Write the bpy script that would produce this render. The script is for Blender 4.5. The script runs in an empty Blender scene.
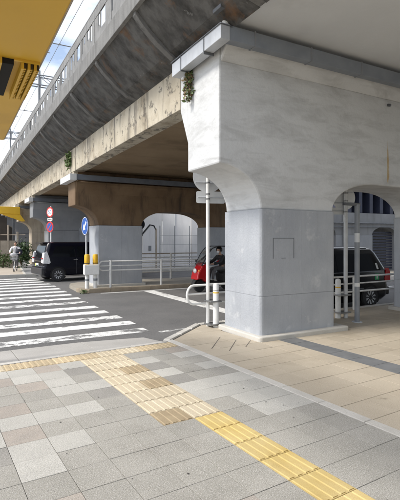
import bpy, bmesh, math, random
from mathutils import Vector, Matrix
random.seed(7)
scene = bpy.context.scene
C = scene.collection
R = math.radians
# ------------------------------------------------------------------ camera, sky, sun, exposure
cam = bpy.data.cameras.new('camera'); camo = bpy.data.objects.new('camera', cam); C.objects.link(camo)
cam.sensor_fit = 'HORIZONTAL'; cam.sensor_width = 36; cam.lens = 39.6; cam.shift_y = -0.025
cam.clip_end = 2000; cam.clip_start = .05
camo.location = (0, 0, 1.8); camo.rotation_euler = (R(90), 0, R(-29.11)); scene.camera = camo
SUN_EL, SUN_AZ = R(47), (-1.0, 0.12)          # direction towards the sun in plan
w = bpy.data.worlds.new('World'); scene.world = w; w.use_nodes = True
nt = w.node_tree; nt.nodes.clear()
def wn(t): return nt.nodes.new(t)
sky = wn('ShaderNodeTexSky'); sky.sky_type = 'NISHITA'; sky.sun_disc = False
sky.sun_elevation = SUN_EL; sky.sun_rotation = math.atan2(SUN_AZ[0], SUN_AZ[1]); sky.dust_density = 1.5
tc = wn('ShaderNodeTexCoord'); mp = wn('ShaderNodeMapping'); mp.inputs['Scale'].default_value = (1, 1, 2.2)
nz = wn('ShaderNodeTexNoise'); nz.inputs['Scale'].default_value = 4.2; nz.inputs['Detail'].default_value = 9; nz.inputs['Roughness'].default_value = .58
rp = wn('ShaderNodeValToRGB'); rp.color_ramp.elements[0].color = (.10, .10, .10, 1); rp.color_ramp.elements[0].position = .38; rp.color_ramp.elements[1].position = .70
mx = wn('ShaderNodeMix'); mx.data_type = 'RGBA'
mx.inputs[7].default_value = (8.4, 8.4, 8.4, 1)
bg = wn('ShaderNodeBackground'); bg.inputs[1].default_value = .095
wo = wn('ShaderNodeOutputWorld')
nt.links.new(tc.outputs['Generated'], mp.inputs[0]); nt.links.new(mp.outputs[0], nz.inputs['Vector'])
nt.links.new(nz.outputs['Fac'], rp.inputs[0]); nt.links.new(rp.outputs[0], mx.inputs[0])
nt.links.new(sky.outputs[0], mx.inputs[6]); nt.links.new(mx.outputs[2], bg.inputs[0]); nt.links.new(bg.outputs[0], wo.inputs[0])
sl = bpy.data.lights.new('sun', 'SUN'); sl.energy = 1.5; sl.angle = R(14); sl.color = (1, .95, .87)
so = bpy.data.objects.new('sun', sl); C.objects.link(so)
_d = Vector((SUN_AZ[0], SUN_AZ[1], 0)).normalized() * math.cos(SUN_EL) + Vector((0, 0, math.sin(SUN_EL)))
so.rotation_euler = (-_d).to_track_quat('-Z', 'Y').to_euler(); so.location = (-20, 5, 30)
vs = scene.view_settings; vs.view_transform = 'Standard'; vs.look = 'None'; vs.gamma = 1; vs.exposure = 1.25
scene.render.engine = 'CYCLES'
try:
    scene.cycles.max_bounces = 10; scene.cycles.diffuse_bounces = 6; scene.cycles.transparent_max_bounces = 16
except Exception: pass

# ------------------------------------------------------------------ materials
MATS = {}
def M(name, col, rough=.6, metal=0., col2=None, scale=3., detail=6., lo=.35, hi=.65, streak=None, sscale=(3., 3., .35),
      samt=.7, slo=.5, shi=.72, bump=0., bscale=60., rnd=0., coat=0., spec=.5, speck=None, spscale=220., speck2=None, scuff=None, sdist=0., streak2=None, alpha=None, trans=0., blotch=None, bl=(.55, .7), blscale=.8):
    if name in MATS: return MATS[name]
    m = bpy.data.materials.new(name); m.use_nodes = True; MATS[name] = m
    n = m.node_tree; b = n.nodes['Principled BSDF']; L = n.links.new
    b.inputs['Roughness'].default_value = rough; b.inputs['Metallic'].default_value = metal
    b.inputs['Coat Weight'].default_value = coat; b.inputs['Specular IOR Level'].default_value = spec
    if trans: b.inputs['Transmission Weight'].default_value = trans
    geo = n.nodes.new('ShaderNodeNewGeometry')
    def noise(sc, det=6., vec=None, rough_=.55, dist=0.):
        t = n.nodes.new('ShaderNodeTexNoise'); t.inputs['Scale'].default_value = sc; t.inputs['Detail'].default_value = det
        t.inputs['Roughness'].default_value = rough_; t.inputs['Distortion'].default_value = dist
        L(vec if vec else geo.outputs['Position'], t.inputs['Vector']); return t.outputs['Fac']
    def ramp(f, a, c):
        t = n.nodes.new('ShaderNodeMapRange'); t.inputs[1].default_value = a; t.inputs[2].default_value = c
        L(f, t.inputs[0]); return t.outputs[0]
    def mix(f, a, c):
        t = n.nodes.new('ShaderNodeMix'); t.data_type = 'RGBA'
        for s, v in ((6, a), (7, c)):
            if isinstance(v, tuple): t.inputs[s].default_value = (*v, 1)
            else: L(v, t.inputs[s])
        if isinstance(f, float): t.inputs[0].default_value = f
        else: L(f, t.inputs[0])
        return t.outputs[2]
    def mul(f, k):
        t = n.nodes.new('ShaderNodeMath'); t.operation = 'MULTIPLY'; t.inputs[1].default_value = k; L(f, t.inputs[0]); return t.outputs[0]
    cur = col
    if col2: cur = mix(ramp(noise(scale, detail), lo, hi), col, col2)
    if blotch: cur = mix(ramp(noise(blscale, 8., None, .62), *bl), cur, blotch)
    if streak:
        mpn = n.nodes.new('ShaderNodeMapping'); mpn.inputs['Scale'].default_value = sscale
        L(geo.outputs['Position'], mpn.inputs[0])
        cur = mix(mul(ramp(noise(1.3, 9., mpn.outputs[0], .65, sdist), slo, shi), samt), cur, streak)
    if streak2:
        mp2 = n.nodes.new('ShaderNodeMapping'); mp2.inputs['Scale'].default_value = streak2[1]; mp2.inputs['Location'].default_value = (3.1, 7.7, 1.3)
        L(geo.outputs['Position'], mp2.inputs[0])
        cur = mix(mul(ramp(noise(1., 9., mp2.outputs[0], .68, .4), streak2[2], streak2[2] + .12), .8), cur, streak2[0])
    if speck: cur = mix(mul(ramp(noise(spscale, 3.), .52, .62), .75), cur, speck)
    if speck2: cur = mix(mul(ramp(noise(spscale * 1.37, 2.), .56, .64), .8), cur, speck2)
    if scuff: cur = mix(mul(ramp(noise(scuff[1], 7., None, .7), scuff[2], scuff[2] + .03), .7), cur, scuff[0])
    if rnd:
        oi = n.nodes.new('ShaderNodeObjectInfo'); hs = n.nodes.new('ShaderNodeHueSaturation')
        t = n.nodes.new('ShaderNodeMapRange'); t.inputs[3].default_value = 1 - rnd; t.inputs[4].default_value = 1 + rnd
        L(oi.outputs['Random'], t.inputs[0]); L(t.outputs[0], hs.inputs['Value'])
        if isinstance(cur, tuple): hs.inputs['Color'].default_value = (*cur, 1)
        else: L(cur, hs.inputs['Color'])
        cur = hs.outputs[0]
    if isinstance(cur, tuple): b.inputs['Base Color'].default_value = (*cur, 1)
    else: L(cur, b.inputs['Base Color'])
    if bump:
        bp = n.nodes.new('ShaderNodeBump'); bp.inputs['Strength'].default_value = bump; bp.inputs['Distance'].default_value = .02
        L(noise(bscale, 6.), bp.inputs['Height']); L(bp.outputs[0], b.inputs['Normal'])
    return m
asphalt = M('asphalt', (.105, .104, .104), .9, col2=(.145, .143, .141), scale=.9, speck=(.25, .245, .235), speck2=(.05, .05, .05), spscale=110, bump=.5, bscale=160)
roadpaint = M('road_paint_worn', (.78, .78, .76), .7, col2=(.70, .70, .68), scale=6, blotch=(.2, .2, .195), bl=(.575, .62), blscale=4.5, speck=(.5, .5, .49), spscale=45)
roadpaint2 = M('road_paint_faded', (.72, .72, .70), .7, blotch=(.15, .148, .145), bl=(.49, .55), blscale=3.6, speck=(.25, .25, .245), spscale=45)
gran_g = M('granite_grey', (.285, .275, .242), .85, col2=(.335, .322, .287), scale=2.2, speck=(.50, .48, .45), speck2=(.14, .13, .12), spscale=105, rnd=.06, bump=.25, bscale=150, blotch=(.245, .233, .203), blscale=.9)
gran_l = M('granite_light', (.40, .39, .355), .85, col2=(.45, .44, .40), scale=3, speck=(.58, .56, .53), speck2=(.2, .19, .18), spscale=105, rnd=.07, bump=.25, bscale=150)
gran_d = M('granite_dark', (.235, .227, .205), .85, col2=(.275, .265, .24), scale=3, speck=(.40, .38, .36), speck2=(.12, .11, .1), spscale=105, rnd=.06, bump=.25, bscale=150)
gran_b = M('granite_brown', (.31, .28, .245), .75, col2=(.37, .325, .28), scale=5, speck=(.48, .44, .40), speck2=(.17, .15, .13), spscale=105, rnd=.06, bump=.25, bscale=150)
tac_c = M('tactile_cream', (.505, .435, .315), .95, spec=.15, speck=(.40, .34, .245), spscale=120, col2=(.56, .49, .37), scale=3, rnd=.07, bump=.2, bscale=90, blotch=(.43, .365, .255), blscale=2.5)
tac_y = M('tactile_yellow', (.50, .375, .145), .95, spec=.15, speck=(.5, .38, .16), spscale=120, col2=(.55, .435, .21), scale=3, rnd=.06, bump=.2, bscale=90, blotch=(.43, .325, .14), blscale=2.5)
tac_b = M('tactile_brown', (.31, .245, .16), .95, spec=.15, col2=(.36, .29, .19), scale=6, rnd=.06, bump=.2, bscale=90)
tac_o = M('tactile_ochre', (.46, .38, .26), .95, spec=.15, speck=(.36, .29, .19), spscale=120, col2=(.54, .44, .29), scale=5, rnd=.1, bump=.2, bscale=90)
tile_b = M('tile_beige', (.40, .345, .265), .75, col2=(.45, .395, .31), scale=1.6, rnd=.06, bump=.2, bscale=120, speck=(.31, .26, .195), speck2=(.52, .46, .38), spscale=120, scuff=((.2, .17, .13), 2.2, .66), blotch=(.35, .30, .225), blscale=1.1)
tile_d = M('tile_charcoal', (.125, .13, .135), .7, col2=(.16, .165, .17), scale=4, rnd=.06, bump=.2, bscale=120)
joint = M('joint_mortar', (.09, .08, .07), .95, col2=(.13, .115, .10), scale=30)
kerbm = M('kerb_concrete', (.55, .53, .49), .8, col2=(.47, .45, .41), scale=3, speck=(.4, .39, .36), rnd=.06, bump=.3)
kerbd = M('kerb_concrete_stained', (.36, .30, .22), .85, col2=(.27, .22, .165), scale=2.5, bump=.3, rnd=.1)
apronm = M('apron_concrete', (.37, .355, .33), .85, col2=(.44, .425, .40), scale=1.5, speck=(.24, .235, .225), spscale=110, bump=.3, bscale=130)
farwalk = M('far_pavement', (.42, .36, .29), .85, col2=(.47, .42, .35), scale=.7, speck=(.36, .31, .25), spscale=40)
fargrey = M('far_grey_pavement', (.22, .22, .225), .85, col2=(.27, .27, .27), scale=1.)
groundm = M('ground_earth', (.2, .19, .18), .9, col2=(.25, .24, .22), scale=.3)
c_white = M('concrete_painted_white', (.615, .625, .63), .8, col2=(.56, .57, .575), scale=.9, streak=(.29, .29, .285), sscale=(1.0, 1.0, 3.6), sdist=.6, samt=.6, slo=.46, shi=.76, bump=.45, bscale=13, scuff=((.42, .415, .40), 9., .70))
c_col = M('column_grey_paint', (.335, .355, .39), .6, col2=(.40, .42, .45), scale=1.6, detail=9, blotch=(.50, .515, .53), bl=(.60, .72), blscale=2.4, streak=(.30, .315, .34), sscale=(5., 5., .7), samt=.6, bump=.4, bscale=24, scuff=((.62, .635, .65), 13., .66))
c_beam = M('concrete_beige_stained', (.42, .37, .285), .85, scuff=((.055, .05, .045), 2.8, .565), col2=(.53, .48, .385), scale=1.7, detail=9, streak=(.085, .075, .065), sscale=(2.6, 2.6, .30), samt=.9, slo=.54, shi=.66, blotch=(.33, .28, .205), bl=(.53, .66), blscale=1.6, bump=.4, bscale=22)
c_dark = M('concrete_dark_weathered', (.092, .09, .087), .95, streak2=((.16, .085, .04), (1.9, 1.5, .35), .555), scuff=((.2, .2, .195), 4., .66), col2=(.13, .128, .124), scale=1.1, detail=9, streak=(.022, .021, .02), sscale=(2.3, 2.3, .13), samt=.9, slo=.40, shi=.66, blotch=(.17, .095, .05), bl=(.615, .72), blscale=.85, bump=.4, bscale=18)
c_par = M('parapet_concrete', (.165, .165, .162), .9, col2=(.21, .21, .205), scale=2.5, streak=(.09, .09, .088), sscale=(5, 5, .5), samt=.7, bump=.3, bscale=30)
c_rib = M('rib_concrete', (.12, .118, .115), .9, col2=(.17, .168, .163), scale=2.5, streak=(.05, .049, .047), sscale=(4, 4, .3), samt=.8, bump=.3, bscale=30)
c_brown = M('concrete_brown_rusted', (.13, .08, .042), .85, col2=(.19, .125, .07), scale=1.2, detail=9, streak=(.05, .034, .022), sscale=(2.2, 2.2, .35), samt=.85, slo=.5, shi=.68, bump=.35, bscale=18)
c_soff = M('soffit_brown', (.19, .13, .07), .85, col2=(.25, .18, .105), scale=.7, detail=9, blotch=(.13, .085, .043), bl=(.55, .7), blscale=.6, bump=.25, bscale=14)
seamm = M('soffit_seam_brown', (.24, .185, .125), .85)
c_soffw = M('soffit_white', (.66, .68, .70), .8, col2=(.61, .63, .65), scale=.8, blotch=(.54, .555, .57), bl=(.55, .75), blscale=.7, bump=.2, bscale=12)
c_buff = M('concrete_buff', (.40, .345, .27), .85, col2=(.47, .415, .335), scale=1.5, streak=(.2, .165, .125), samt=.7, bump=.3, bscale=20)
c_wall = M('shade_darkened_wall', (.22, .225, .23), .75, col2=(.18, .185, .19), scale=1.2, streak=(.11, .11, .11), samt=.6, bump=.15, bscale=15)  # wall tone lowered to carry the shade of the right bay
c_midg = M('mid_grey_paint', (.20, .21, .225), .7, col2=(.25, .26, .275), scale=1.4, streak=(.2, .2, .21), samt=.5)
galv = M('galvanised_steel', (.47, .49, .52), .5, .25, col2=(.54, .56, .59), scale=4, streak=(.36, .37, .38), samt=.4, bump=.1)
gutm = M('gutter_blue_grey', (.20, .222, .255), .5, .1, col2=(.245, .27, .305), scale=3, streak=(.22, .24, .26), samt=.4)
gutd = M('gutter_slate', (.11, .125, .15), .55, .1, col2=(.145, .16, .185), scale=3)
whitep = M('white_powder_paint', (.74, .74, .72), .45, col2=(.67, .67, .655), scale=9, streak=(.5, .47, .42), samt=.3)
whiteg = M('white_sign_back', (.63, .645, .65), .5, .1, col2=(.56, .57, .58), scale=5)
darkst = M('dark_steel', (.10, .108, .12), .5, .2, col2=(.14, .147, .158), scale=6)
greyst = M('grey_pole_paint', (.20, .215, .235), .5, .1, col2=(.25, .265, .285), scale=5)
bandst = M('clamp_steel', (.25, .25, .25), .4, .7)
yellowc = M('canopy_yellow', (.66, .40, .035), .5, col2=(.62, .37, .032), scale=1.4, blotch=(.58, .345, .03), blscale=.7)
yellowp = M('yellow_plastic', (.80, .47, .02), .4, col2=(.74, .42, .02), scale=12)
yellowf = M('yellow_girder', (.80, .50, .03), .5, col2=(.72, .43, .025), scale=2)
black = M('black_rubber', (.018, .018, .02), .75, col2=(.028, .028, .03), scale=9)
blackv = M('vent_black', (.008, .008, .008), .9)
perfm = M('perforated_dark', (.05, .035, .012), .7, col2=(.035, .022, .01), scale=20)
carblack = M('car_paint_indigo', (.003, .0035, .009), .25, .0, spec=.28)
taxiblack = M('taxi_paint_black', (.003, .0035, .005), .25, .0, spec=.28)
glass = M('dark_glass', (.006, .0075, .01), .06, spec=.35)
silver = M('wheel_silver', (.55, .56, .58), .35, .35)
chrome = M('chrome', (.62, .63, .65), .18, 1.)
lampw = M('clear_lamp_lens', (.80, .81, .83), .15, .1, coat=.5, col2=(.62, .63, .66), scale=14)
lampr = M('red_lamp_lens', (.48, .012, .018), .15, coat=.5)
lampo = M('amber_lens', (.9, .32, .04), .2, coat=.4)
platew = M('plate_white', (.75, .76, .74), .5)
platey = M('plate_yellow_green', (.72, .78, .18), .5)
platek = M('lettering_dark', (.02, .06, .04), .6)
stickg = M('sticker_green', (.03, .40, .14), .5)
redp = M('red_scooter_paint', (.52, .012, .016), .22, coat=.6)
signblue = M('sign_blue', (.012, .085, .37), .4, col2=(.015, .10, .41), scale=6)
signred = M('sign_red', (.60, .03, .03), .4)
signwhite = M('sign_white', (.82, .82, .82), .45)
navy = M('navy_girder', (.018, .022, .042), .6, col2=(.03, .035, .06), scale=2)
skin = M('skin', (.50, .31, .22), .55, col2=(.46, .28, .2), scale=20)
hairm = M('hair_black', (.012, .010, .009), .5)
shirt = M('shirt_white', (.78, .78, .80), .8, col2=(.70, .70, .73), scale=14, bump=.3, bscale=25)
trouser = M('trousers_grey', (.10, .10, .105), .85, col2=(.14, .14, .145), scale=14)
jacket = M('jacket_black', (.015, .015, .018), .7, col2=(.03, .03, .034), scale=14)
shoe = M('shoe_dark', (.03, .028, .026), .6)
bagm = M('bag_navy', (.012, .014, .028), .7)
bagl = M('basket_bag_pale', (.55, .55, .58), .8, col2=(.42, .43, .46), scale=9)
leafm = M('leaf_green', (.055, .10, .028), .6, col2=(.095, .15, .04), scale=14, rnd=.2)
leafl = M('leaf_bright_green', (.10, .155, .05), .6, col2=(.15, .21, .075), scale=14)
leafd = M('leaf_dark_green', (.028, .058, .018), .6, col2=(.05, .09, .028), scale=9)
leafb = M('leaf_dry_brown', (.15, .10, .05), .7, col2=(.2, .14, .07), scale=12)
barkm = M('stem_brown', (.10, .07, .045), .9)
rustm = M('rust_streak', (.42, .31, .17), .8, col2=(.52, .45, .33), scale=9)
woodp = M('fence_post_buff', (.44, .38, .31), .85, col2=(.36, .31, .25), scale=4, streak=(.25, .21, .165), samt=.6)
darkwall = M('underpass_shade_dark', (.05, .045, .04), .9, col2=(.085, .075, .065), scale=.8)  # dark tone stands for the shade below the decks
hoardw = M('hoarding_white', (.84, .84, .84), .5, col2=(.78, .78, .79), scale=1.3, streak=(.5, .5, .51), samt=.35)
hoardg = M('hoarding_grey', (.62, .63, .65), .5, col2=(.56, .57, .59), scale=1.3)
meshm = M('screen_mesh_grey', (.18, .18, .178), .75, .1, col2=(.24, .24, .236), scale=5, streak=(.13, .13, .128), samt=.6)
wirem = M('wire_dark', (.22, .23, .24), .6, .3)

# ------------------------------------------------------------------ mesh helpers
class MB:
    def __init__(s): s.v = []; s.f = []; s.sm = []
    def add(s, vs_, fs, smooth=False):
        o = len(s.v); s.v += [tuple(p) for p in vs_]
        for f in fs: s.f.append([i + o for i in f]); s.sm.append(smooth)
        return s
    def box(s, x0, x1, y0, y1, z0, z1):
        return s.add([(x0, y0, z0), (x1, y0, z0), (x1, y1, z0), (x0, y1, z0), (x0, y0, z1), (x1, y0, z1), (x1, y1, z1), (x0, y1, z1)],
                     [(0, 3, 2, 1), (4, 5, 6, 7), (0, 1, 5, 4), (1, 2, 6, 5), (2, 3, 7, 6), (3, 0, 4, 7)])
    def cbox(s, x0, x1, y0, y1, z0, z1, c):       # box with chamfered edges
        tmp = bmesh.new(); bmesh.ops.create_cube(tmp, size=1)
        for v in tmp.verts: v.co = ((x0 + x1) / 2 + v.co.x * (x1 - x0), (y0 + y1) / 2 + v.co.y * (y1 - y0), (z0 + z1) / 2 + v.co.z * (z1 - z0))
        bmesh.ops.bevel(tmp, geom=tmp.edges[:], offset=c, segments=2, affect='EDGES', profile=.5)
        tmp.verts.ensure_lookup_table(); tmp.verts.index_update()
        s.add([v.co[:] for v in tmp.verts], [[v.index for v in f.verts] for f in tmp.faces]); tmp.free(); return s
    def prism(s, poly, axis, a, b):               # poly of 2D points extruded along axis; axis 'x': (y,z), 'y': (x,z), 'z': (x,y)
        def P(p, t): return (t, p[0], p[1]) if axis == 'x' else ((p[0], t, p[1]) if axis == 'y' else (p[0], p[1], t))
        n = len(poly); vs_ = [P(p, a) for p in poly] + [P(p, b) for p in poly]
        fs = [list(range(n))[::-1], list(range(n, 2 * n))] + [(i, (i + 1) % n, n + (i + 1) % n, n + i) for i in range(n)]
        return s.add(vs_, fs)
    def tube(s, pts, r, n=8, caps=True, closed=False):
        pts = [Vector(p) for p in pts]; rs = r if isinstance(r, (list, tuple)) else [r] * len(pts)
        rings = []; N = len(pts); up = Vector((.137, .291, .947)).normalized()
        prev = None
        for i, p in enumerate(pts):
            if closed: t = (pts[(i + 1) % N] - pts[i - 1])
            else: t = pts[min(i + 1, N - 1)] - pts[max(i - 1, 0)]
            t.normalize()
            if prev is None:
                a = t.cross(up)
                if a.length < .05: a = t.cross(Vector((1, 0, 0)))
                a.normalize()
            else:
                a = (prev - t * prev.dot(t)).normalized()
            prev = a; b = t.cross(a)
            rings.append([p + (a * math.cos(2 * math.pi * k / n) + b * math.sin(2 * math.pi * k / n)) * rs[i] for k in range(n)])
        vs_ = [v for r_ in rings for v in r_]; fs = []
        for i in range(N if closed else N - 1):
            j = (i + 1) % N
            for k in range(n): fs.append((i * n + k, i * n + (k + 1) % n, j * n + (k + 1) % n, j * n + k))
        s.add(vs_, fs, True)
        if caps and not closed: s.add(rings[0], [list(range(n))[::-1]]); s.add(rings[-1], [list(range(n))])
        return s
    def lathe(s, prof, center=(0, 0, 0), axis='z', n=24):   # prof: (radius, height)
        vs_ = []; c = Vector(center)
        for r_, h_ in prof:
            for k in range(n):
                a = 2 * math.pi * k / n; x, y = r_ * math.cos(a), r_ * math.sin(a)
                p = (x, y, h_) if axis == 'z' else ((h_, x, y) if axis == 'x' else (y, h_, x))
                vs_.append(c + Vector(p))
        m = len(prof); fs = []
        for i in range(m - 1):
            for k in range(n): fs.append((i * n + k, i * n + (k + 1) % n, (i + 1) * n + (k + 1) % n, (i + 1) * n + k))
        s.add(vs_, fs, True)
        if prof[0][0] > 1e-4: s.add(vs_[:n], [list(range(n))[::-1]])
        if prof[-1][0] > 1e-4: s.add(vs_[-n:], [list(range(n))])
        return s
    def ball(s, c, r, sx=1, sy=1, sz=1, nu=12, nv=8):
        prof = [(r * math.sin(math.pi * i / nv), -r * math.cos(math.pi * i / nv)) for i in range(nv + 1)]
        o = len(s.v); s.lathe(prof, (0, 0, 0), 'z', nu)
        for i in range(o, len(s.v)): x, y, z = s.v[i]; s.v[i] = (c[0] + x * sx, c[1] + y * sy, c[2] + z * sz)
        return s
    def mesh(s, name, mat, ang=None):
        me = bpy.data.meshes.new(name); me.from_pydata(s.v, [], s.f); me.update()
        bm = bmesh.new(); bm.from_mesh(me); bmesh.ops.remove_doubles(bm, verts=bm.verts, dist=1e-5)
        bmesh.ops.recalc_face_normals(bm, faces=bm.faces); bm.to_mesh(me); bm.free()
        if any(s.sm):
            me.polygons.foreach_set('use_smooth', [True] * len(me.polygons)); me.set_sharp_from_angle(angle=R(ang or 40))
        me.materials.append(mat); return me
    def build(s, name, mat, parent=None, bevel=0, ang=None):
        o = bpy.data.objects.new(name, s.mesh(name, mat, ang)); C.objects.link(o)
        if parent: o.parent = parent
        if bevel:
            b = o.modifiers.new('bevel', 'BEVEL'); b.width = bevel; b.segments = 2; b.limit_method = 'ANGLE'; b.angle_limit = R(35)
        return o
def tag(o, label=None, cat=None, group=None, kind=None):
    if label: o['label'] = label
    if cat: o['category'] = cat
    if group: o['group'] = group
    if kind: o['kind'] = kind
    return o
def thing(name, label, cat, loc=(0, 0, 0), rz=0., group=None):
    o = bpy.data.objects.new(name, None); C.objects.link(o); o.location = loc; o.rotation_euler = (0, 0, rz); o.empty_display_size = .2
    return tag(o, label, cat, group)
def inst(me, name, parent=None, loc=(0, 0, 0), rot=(0, 0, 0)):
    o = bpy.data.objects.new(name, me); C.objects.link(o); o.location = loc; o.rotation_euler = rot
    if parent: o.parent = parent
    return o
def clip(poly, p, nrm):           # keep the side of the line where (q-p).nrm >= 0
    out = []
    for i in range(len(poly)):
        a, b = poly[i], poly[(i + 1) % len(poly)]
        da = (a[0] - p[0]) * nrm[0] + (a[1] - p[1]) * nrm[1]; db = (b[0] - p[0]) * nrm[0] + (b[1] - p[1]) * nrm[1]
        if da >= 0: out.append(a)
        if da * db < 0: t = da / (da - db); out.append((a[0] + (b[0] - a[0]) * t, a[1] + (b[1] - a[1]) * t))
    return out
def rrect(x0, x1, y0, y1, r, n=4, corners=(1, 1, 1, 1)):   # ccw rounded rectangle
    pts = []
    for (cx, cy, a0, on) in ((x1 - r, y0 + r, -90, corners[0]), (x1 - r, y1 - r, 0, corners[1]), (x0 + r, y1 - r, 90, corners[2]), (x0 + r, y0 + r, 180, corners[3])):
        if on: pts += [(cx + r * math.cos(R(a0 + 90 * k / n)), cy + r * math.sin(R(a0 + 90 * k / n))) for k in range(n + 1)]
        else:
            q = R(a0 + 45); pts.append((cx + r * (1 if math.cos(q) > 0 else -1), cy + r * (1 if math.sin(q) > 0 else -1)))
    return pts

# ------------------------------------------------------------------ ground, road, pavements
RZ = -.13
tag(MB().box(-400, 400, -400, 400, -1.0, -.30).build('ground', groundm), kind='structure')
road = tag(MB().box(-80, 80, 7.0, 25.2, -.29, RZ).build('road', asphalt), kind='structure')
zc = RZ + .004
for i, (y0, wd) in enumerate([(8.62, .42), (9.55, .44), (10.42, .45), (11.36, .45), (12.34, .45), (13.46, .45), (14.5, .42), (15.55, .45), (16.6, .45), (17.7, .45), (18.8, .45), (19.9, .45), (21.0, .45), (22.1, .45), (23.2, .45)]):
    xr = 3.62 + random.uniform(-.05, .05)
    MB().box(-.9 + random.uniform(-.05, .05), xr, y0, y0 + wd, RZ + .001, zc).build('crosswalk_stripe', roadpaint2 if i in (0, 2, 5) else roadpaint, road)
MB().box(6.22, 6.62, 8.75, 15.5, RZ + .001, zc).build('stop_line', roadpaint, road)
MB().box(3.75, 4.5, 8.42, 8.55, RZ + .001, zc).build('edge_line', roadpaint2, road)
MB().box(9.0, 40, 12.1, 12.22, RZ + .001, zc).build('lane_line', roadpaint, road)
MB().box(4.6, 40, 15.55, 15.68, RZ + .001, zc).build('edge_line', roadpaint, road)
MB().box(10.5, 40, 8.55, 8.70, RZ + .001, zc).build('edge_line', roadpaint, road)

TH = R(3.0); O = Vector((3.42, 5.0))
ux, vx = Vector((math.cos(TH), math.sin(TH))), Vector((-math.sin(TH), math.cos(TH)))
def UV(u, v): p = O + ux * u + vx * v; return (p.x, p.y)
# near pavement: base slab with pavers as children
walk = tag(MB().prism([UV(-60, -30), UV(0, -30), UV(0, 2.08), UV(-60, 2.08)], 'z', -.28, -.012).build('pavement', joint), kind='structure')
m_ = .34
def slab_mesh(poly, z0, z1, c, mat, name):       # slab with chamfered top edge; poly is convex, ccw
    n = len(poly); cx = sum(p[0] for p in poly) / n; cy = sum(p[1] for p in poly) / n
    mb = MB(); ins = [(p[0] + (cx - p[0]) * c / max(.02, math.hypot(p[0] - cx, p[1] - cy)) * 1.3, p[1] + (cy - p[1]) * c / max(.02, math.hypot(p[0] - cx, p[1] - cy)) * 1.3) for p in poly]
    vs_ = [(*p, z0) for p in poly] + [(*p, z1 - c) for p in poly] + [(*p, z1) for p in ins]
    fs = [[2 * n + i for i in range(n)]]
    for i in range(n):
        j = (i + 1) % n; fs += [(i, j, n + j, n + i), (n + i, n + j, 2 * n + j, 2 * n + i)]
    mb.add(vs_, fs); return mb
def tactile(mb, sx, sy, k=4):
    for i in range(k):
        x = -sx / 2 + sx * (i + .5) / k; hw = .031
        p = [(x - hw, -.002), (x - hw * .7, .006), (x + hw * .7, .006), (x + hw, -.002)]
        mb.prism(p, 'y', -sy / 2 + .012, sy / 2 - .012)
    return mb
g = .0024; h_ = m_ / 2 - g
sq = [(-h_, -h_), (h_, -h_), (h_, h_), (-h_, h_)]
PM = {}
for nm, mt in (('g', gran_g), ('l', gran_l), ('d', gran_d), ('b', gran_b)): PM[nm] = slab_mesh(sq, -.03, 0, .0012, mt, nm).mesh('paver_' + nm, mt)
for nm, mt in (('C', tac_c), ('Y', tac_y), ('B', tac_b), ('O', tac_o)): PM[nm] = tactile(slab_mesh(sq, -.03, 0, .0012, mt, nm), m_, m_).mesh('tactile_' + nm, mt)
rows_light = {}
def paver_kind(c, j):      # column c leftwards from the kerb, row j away from the camera
    if j == 5: return random.choice('OOC') if 1 <= c else ('C' if c else 'O')
    if c in (3, 4) and j >= -2 or (c == 3 and j >= -3):
        if (c, j) in ((3, 2), (3, 0), (4, -3)): return 'B'
        return 'C'
    if (c, j) == (4, -3): return 'B'
    if c == 3: return 'Y'
    if c <= 2:
        if -4 <= j <= -1: return 'l' if c <= 1 or j > -3 else 'g'
        if j in (1, 3): return 'l' if (c + j) % 2 else 'g'
        if j in (2, 0): return 'd' if c == 2 else 'g'
        return 'g' if random.random() < .9 else 'b'
    # left of the tactile path
    if j == 4: return 'l' if c % 3 else 'b'
    if j == 3: return 'd' if c == 5 else ('l' if c % 4 else 'b')
    if j == 2: return 'g' if c in (5, 8) else ('l' if c == 6 else 'b')
    if j == 1: return 'l' if c in (5, 6, 10) else 'g'
    if j == 0: return 'd' if c == 5 else ('g' if c != 8 else 'b')
    if j == -1: return 'l' if c in (6, 7, 8) else 'g'
    if j == -2: return 'l' if c == 9 else ('b' if c == 8 else 'g')
    if j == -3: return 'l' if c in (7, 8) else ('g' if c < 9 else 'd')
    if j == -4: return 'l' if c in (8,) else 'g'
    return 'g' if random.random() < .93 else 'b'
for c in range(0, 16):
    for j in range(-11, 6):
        ctr = UV(-(c + .5) * m_ - .004, (j + .5) * m_)
        zz = random.uniform(-.0012, .0012)
        o = inst(PM[paver_kind(c, j)], 'paver', walk, (ctr[0], ctr[1], zz), (random.uniform(-.002, .002), random.uniform(-.002, .002), TH + random.uniform(-.002, .002)))
# the pavers farther back and sideways: real joints in one joined part
rest = MB()
for c in range(-0, 60):
    for j in range(-40, 6):
        if c < 16 and j >= -11: continue
        u0, v0 = -(c + 1) * m_, j * m_
        p = [UV(u0 + g, v0 + g), UV(u0 + m_ - g, v0 + g), UV(u0 + m_ - g, v0 + m_ - g), UV(u0 + g, v0 + m_ - g)]
        rest.add([(*q, 0) for q in p] + [(*q, -.013) for q in p], [(0, 1, 2, 3), (0, 4, 5, 1), (1, 5, 6, 2), (2, 6, 7, 3), (3, 7, 4, 0)])
tag(rest.build('pavers_beyond', gran_g, walk), kind='stuff')
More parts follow.
